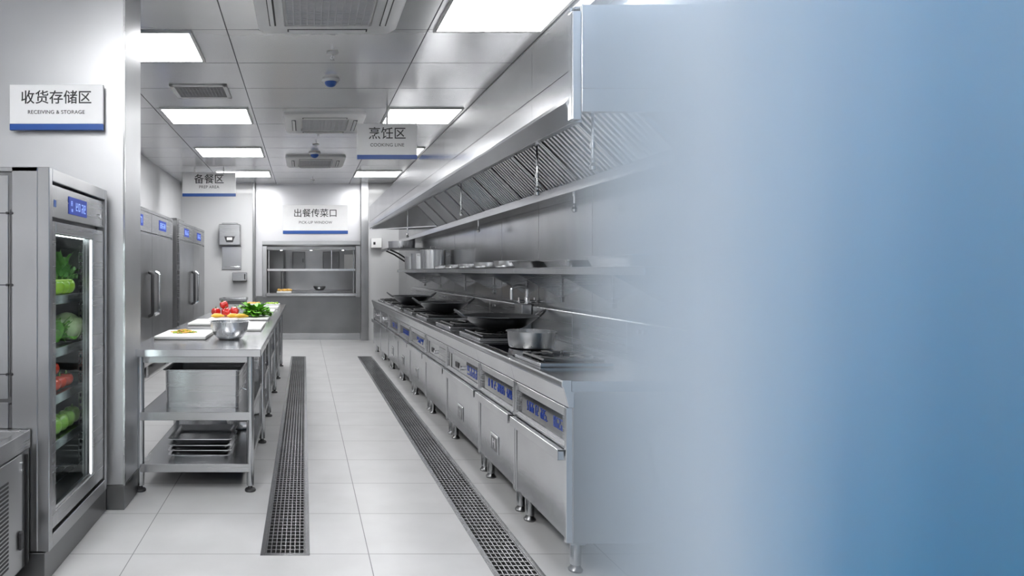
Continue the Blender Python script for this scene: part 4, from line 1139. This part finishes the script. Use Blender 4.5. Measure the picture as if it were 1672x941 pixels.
# steel bin
a4, z1_ = at(358, 487, 11.6); b4, _ = at(402, 487, 11.6)
t = empty('waste_bin', ((a4+b4)/2, 11.75, 0), 'square stainless bin with rimmed top behind the far end of the prep table', 'bin')
MB().box(a4+.02, b4-.02, 11.62, 12.0, .04, z1_-.05).build('body', 'steel_dark', t, bevel=.01)
m = MB().box(a4, b4, 11.6, 11.63, z1_-.05, z1_).box(a4, b4, 11.99, 12.02, z1_-.05, z1_).box(a4, a4+.03, 11.63, 11.99, z1_-.05, z1_).box(b4-.03, b4, 11.63, 11.99, z1_-.05, z1_)
m.build('rim', 'steel_bright', t, bevel=.004)
MB().lathe([(0, .012), (.15, .01), (.16, 0), (0, 0)], ((a4+b4)/2, 11.81, z1_-.012), 24, 1, .9).build('lid', 'steel', t, smooth=True)
for x in (a4+.05, b4-.05):
    for y in (11.66, 11.96): MB().cyl(x, y, 0, .04, .02, 10).build('foot', 'black', t)

# food tray in the pick-up window
t = empty('food_tray', (-.41, YR-.03, WZ0+.001), 'white tray of golden food on the pick-up window sill', 'tray')
MB().box(-.53, -.25, YR-.12, YR+.08, WZ0+.0008, WZ0+.035).build('tray', 'board', t, bevel=.006)
m = MB(); rnd = random.Random(9)
for i in range(26):
    m.lathe([(0,0),(.022,.004),(.026,.02),(.018,.036),(0,.04)], (-.52+.26*rnd.random(), YR-.10+.16*rnd.random(), WZ0+.034+rnd.uniform(0,.012)), 8)
tag(m.build('golden_food', 'noodle', t), kind='stuff')
# servery beyond the window
def servery_box(nm, x0, x1, y0, y1, z0, z1, label, cat, doors=1, mat='steel_dark', legs=False):
    t = empty(nm, ((x0+x1)/2, (y0+y1)/2, z0), label, cat)
    MB().box(x0, x1, y0+.02, y1, z0, z1).build('body', mat, t, bevel=.004)
    wd = (x1-x0)/doors
    for k in range(doors):
        d = MB().box(x0+wd*k+.01, x0+wd*(k+1)-.01, y0, y0+.019, z0+.02, z1-.02).build('door', mat, t, bevel=.003)
        MB().cyl_ax((x0+wd*(k+1)-.05, y0-.02, z0+(z1-z0)*.4), (x0+wd*(k+1)-.05, y0-.02, z0+(z1-z0)*.6), .01, 8).build('handle', 'polished', d)
    return t
servery_box('wall_cabinet', -.28, .02, 15.05, 15.398, 1.36, 1.78, 'dark steel wall cabinet left of centre, seen through the pick-up window', 'cabinet')
servery_box('wall_cabinet', .44, .82, 15.05, 15.398, 1.36, 1.78, 'dark steel wall cabinet right of centre, seen through the pick-up window', 'cabinet')
servery_box('tall_cabinet', -1.15, -.45, 14.0, 15.1, 0, 2.2, 'tall dark steel cabinet at left inside the pick-up window', 'cabinet', 2, 'steel_dark')
servery_box('base_cabinet', -.43, 1.5, 14.7, 15.398, 0, .88, 'low steel counter in the room behind the pick-up window', 'cabinet', 3, 'steel')
vessel('steel_bowl', (.35, 14.95, .8805), .14, .09, 'steel bowl on the counter in the room behind the window', 'bowl', rb=.6)
t = empty('menu_board', (1.15, 15.39, 1.35), 'small white notice on the wall behind the pick-up window, at right', 'notice')
MB().box(.95, 1.42, 15.37, 15.398, 1.36, 1.72).build('panel', 'white', t, bevel=.003)

# ------------------------------------------------------------------ made-up scattering volumes shaped to imitate a flat blue graphic gradient
def gradient_mat(name, col, dens, g=0.0):
    m = bpy.data.materials.new(name); m.use_nodes = True; nt = m.node_tree
    nt.nodes.remove(nt.nodes['Principled BSDF'])
    s = nt.nodes.new('ShaderNodeVolumePrincipled'); s.inputs['Color'].default_value = tuple(col) + (1,)
    s.inputs['Absorption Color'].default_value = (0, 0, 0, 1)
    s.inputs['Density'].default_value = dens; s.inputs['Anisotropy'].default_value = g
    nt.links.new(s.outputs[0], nt.nodes['Material Output'].inputs['Volume'])
    return m
M['haze'] = gradient_mat('pale_haze', (0.84, 0.905, 0.965), 5.0)
M['hazeblue'] = gradient_mat('blue_haze', (0.01, 0.42, 0.68), 9.0)
GRAD_BACK, GRAD_X = 2.68, 1.785
def lerp(t, x):
    for (a, b), (c_, d) in zip(t[:-1], t[1:]):
        if x <= c_: return b + (d-b)*max(0, (x-a))/(c_-a)
    return t[-1][1]
def soft(t, x, w=.035):
    return sum(lerp(t, x + w*(k-4)/4) for k in range(9))/9
NS = 70
ss_ = [.37 + (1.5-.37)*(i/(NS-1)) for i in range(NS)]
front = [(.37, 2.68), (.40, 2.67), (.43, 2.63), (.46, 2.56), (.50, 2.44), (.54, 2.27), (.58, 2.05), (.62, 1.80), (.68, 1.52), (.76, 1.34), (.9, 1.22), (1.1, 1.16), (1.5, 1.12)]
gap = [(.58, .9), (.62, .52), (.66, .29), (.70, .19), (.75, .13), (.82, .085), (.9, .06), (1.0, .045), (1.12, .045), (1.5, .03)]   # how deep the pale bank reaches before the blue one
levels = [(0.002, .30), (.7, .42), (1.2, .8), (1.7, 1.15), (2.2, 1.35), (2.985, 1.5)]
# blue bank
bs = [s_ for s_ in ss_ if s_ >= .60]
def iface(s_, k):
    w = max(0, min(1, (.85 - s_)/.25))
    return min(soft(front, s_) + soft(gap, s_)*(k + max(0, 1.2 - k)*w), GRAD_BACK - .02)
def clampx(s_, y): return (min(s_*y, GRAD_X), y)
def stack(name, mat, rings, zs_, label):
    n = len(rings[0]); vs = []; fs = []
    for r_, z_ in zip(rings, zs_): vs += [(x, y, z_) for x, y in r_]
    for i in range(len(rings)-1):
        for k in range(n): fs.append((i*n+k, i*n+(k+1) % n, (i+1)*n+(k+1) % n, (i+1)*n+k))
    fs.append(tuple(range(n))[::-1]); fs.append(tuple(range((len(rings)-1)*n, len(rings)*n)))
    m_ = MB().add(vs, fs); o = m_.build(name, mat, weld=True)
    bm = bmesh.new(); bm.from_mesh(o.data); bmesh.ops.triangulate(bm, faces=bm.faces); bm.to_mesh(o.data); bm.free()
    return tag(o, label, 'haze', kind='stuff')
zs_ = [z_ for z_, k in levels]
fr_pts = [clampx(s_, lerp(front, s_) if s_ < .42 else soft(front, s_)) for s_ in ss_]
ringsB = [[clampx(s_, iface(s_, k)) for s_ in bs] + [(GRAD_X, GRAD_BACK), (bs[0]*GRAD_BACK - .002, GRAD_BACK)] for z_, k in levels]
stack('haze', 'hazeblue', ringsB, zs_, 'deep blue haze filling the far right, strongest at lower right')
ringsA = [fr_pts + [clampx(s_, iface(s_, k) - .001) for s_ in reversed(bs)] + [(bs[0]*GRAD_BACK - .004, GRAD_BACK), (.37*GRAD_BACK, GRAD_BACK + .001)] for z_, k in levels]
stack('haze', 'haze', ringsA, zs_, 'pale grey-blue haze veiling the near end of the cooking line')
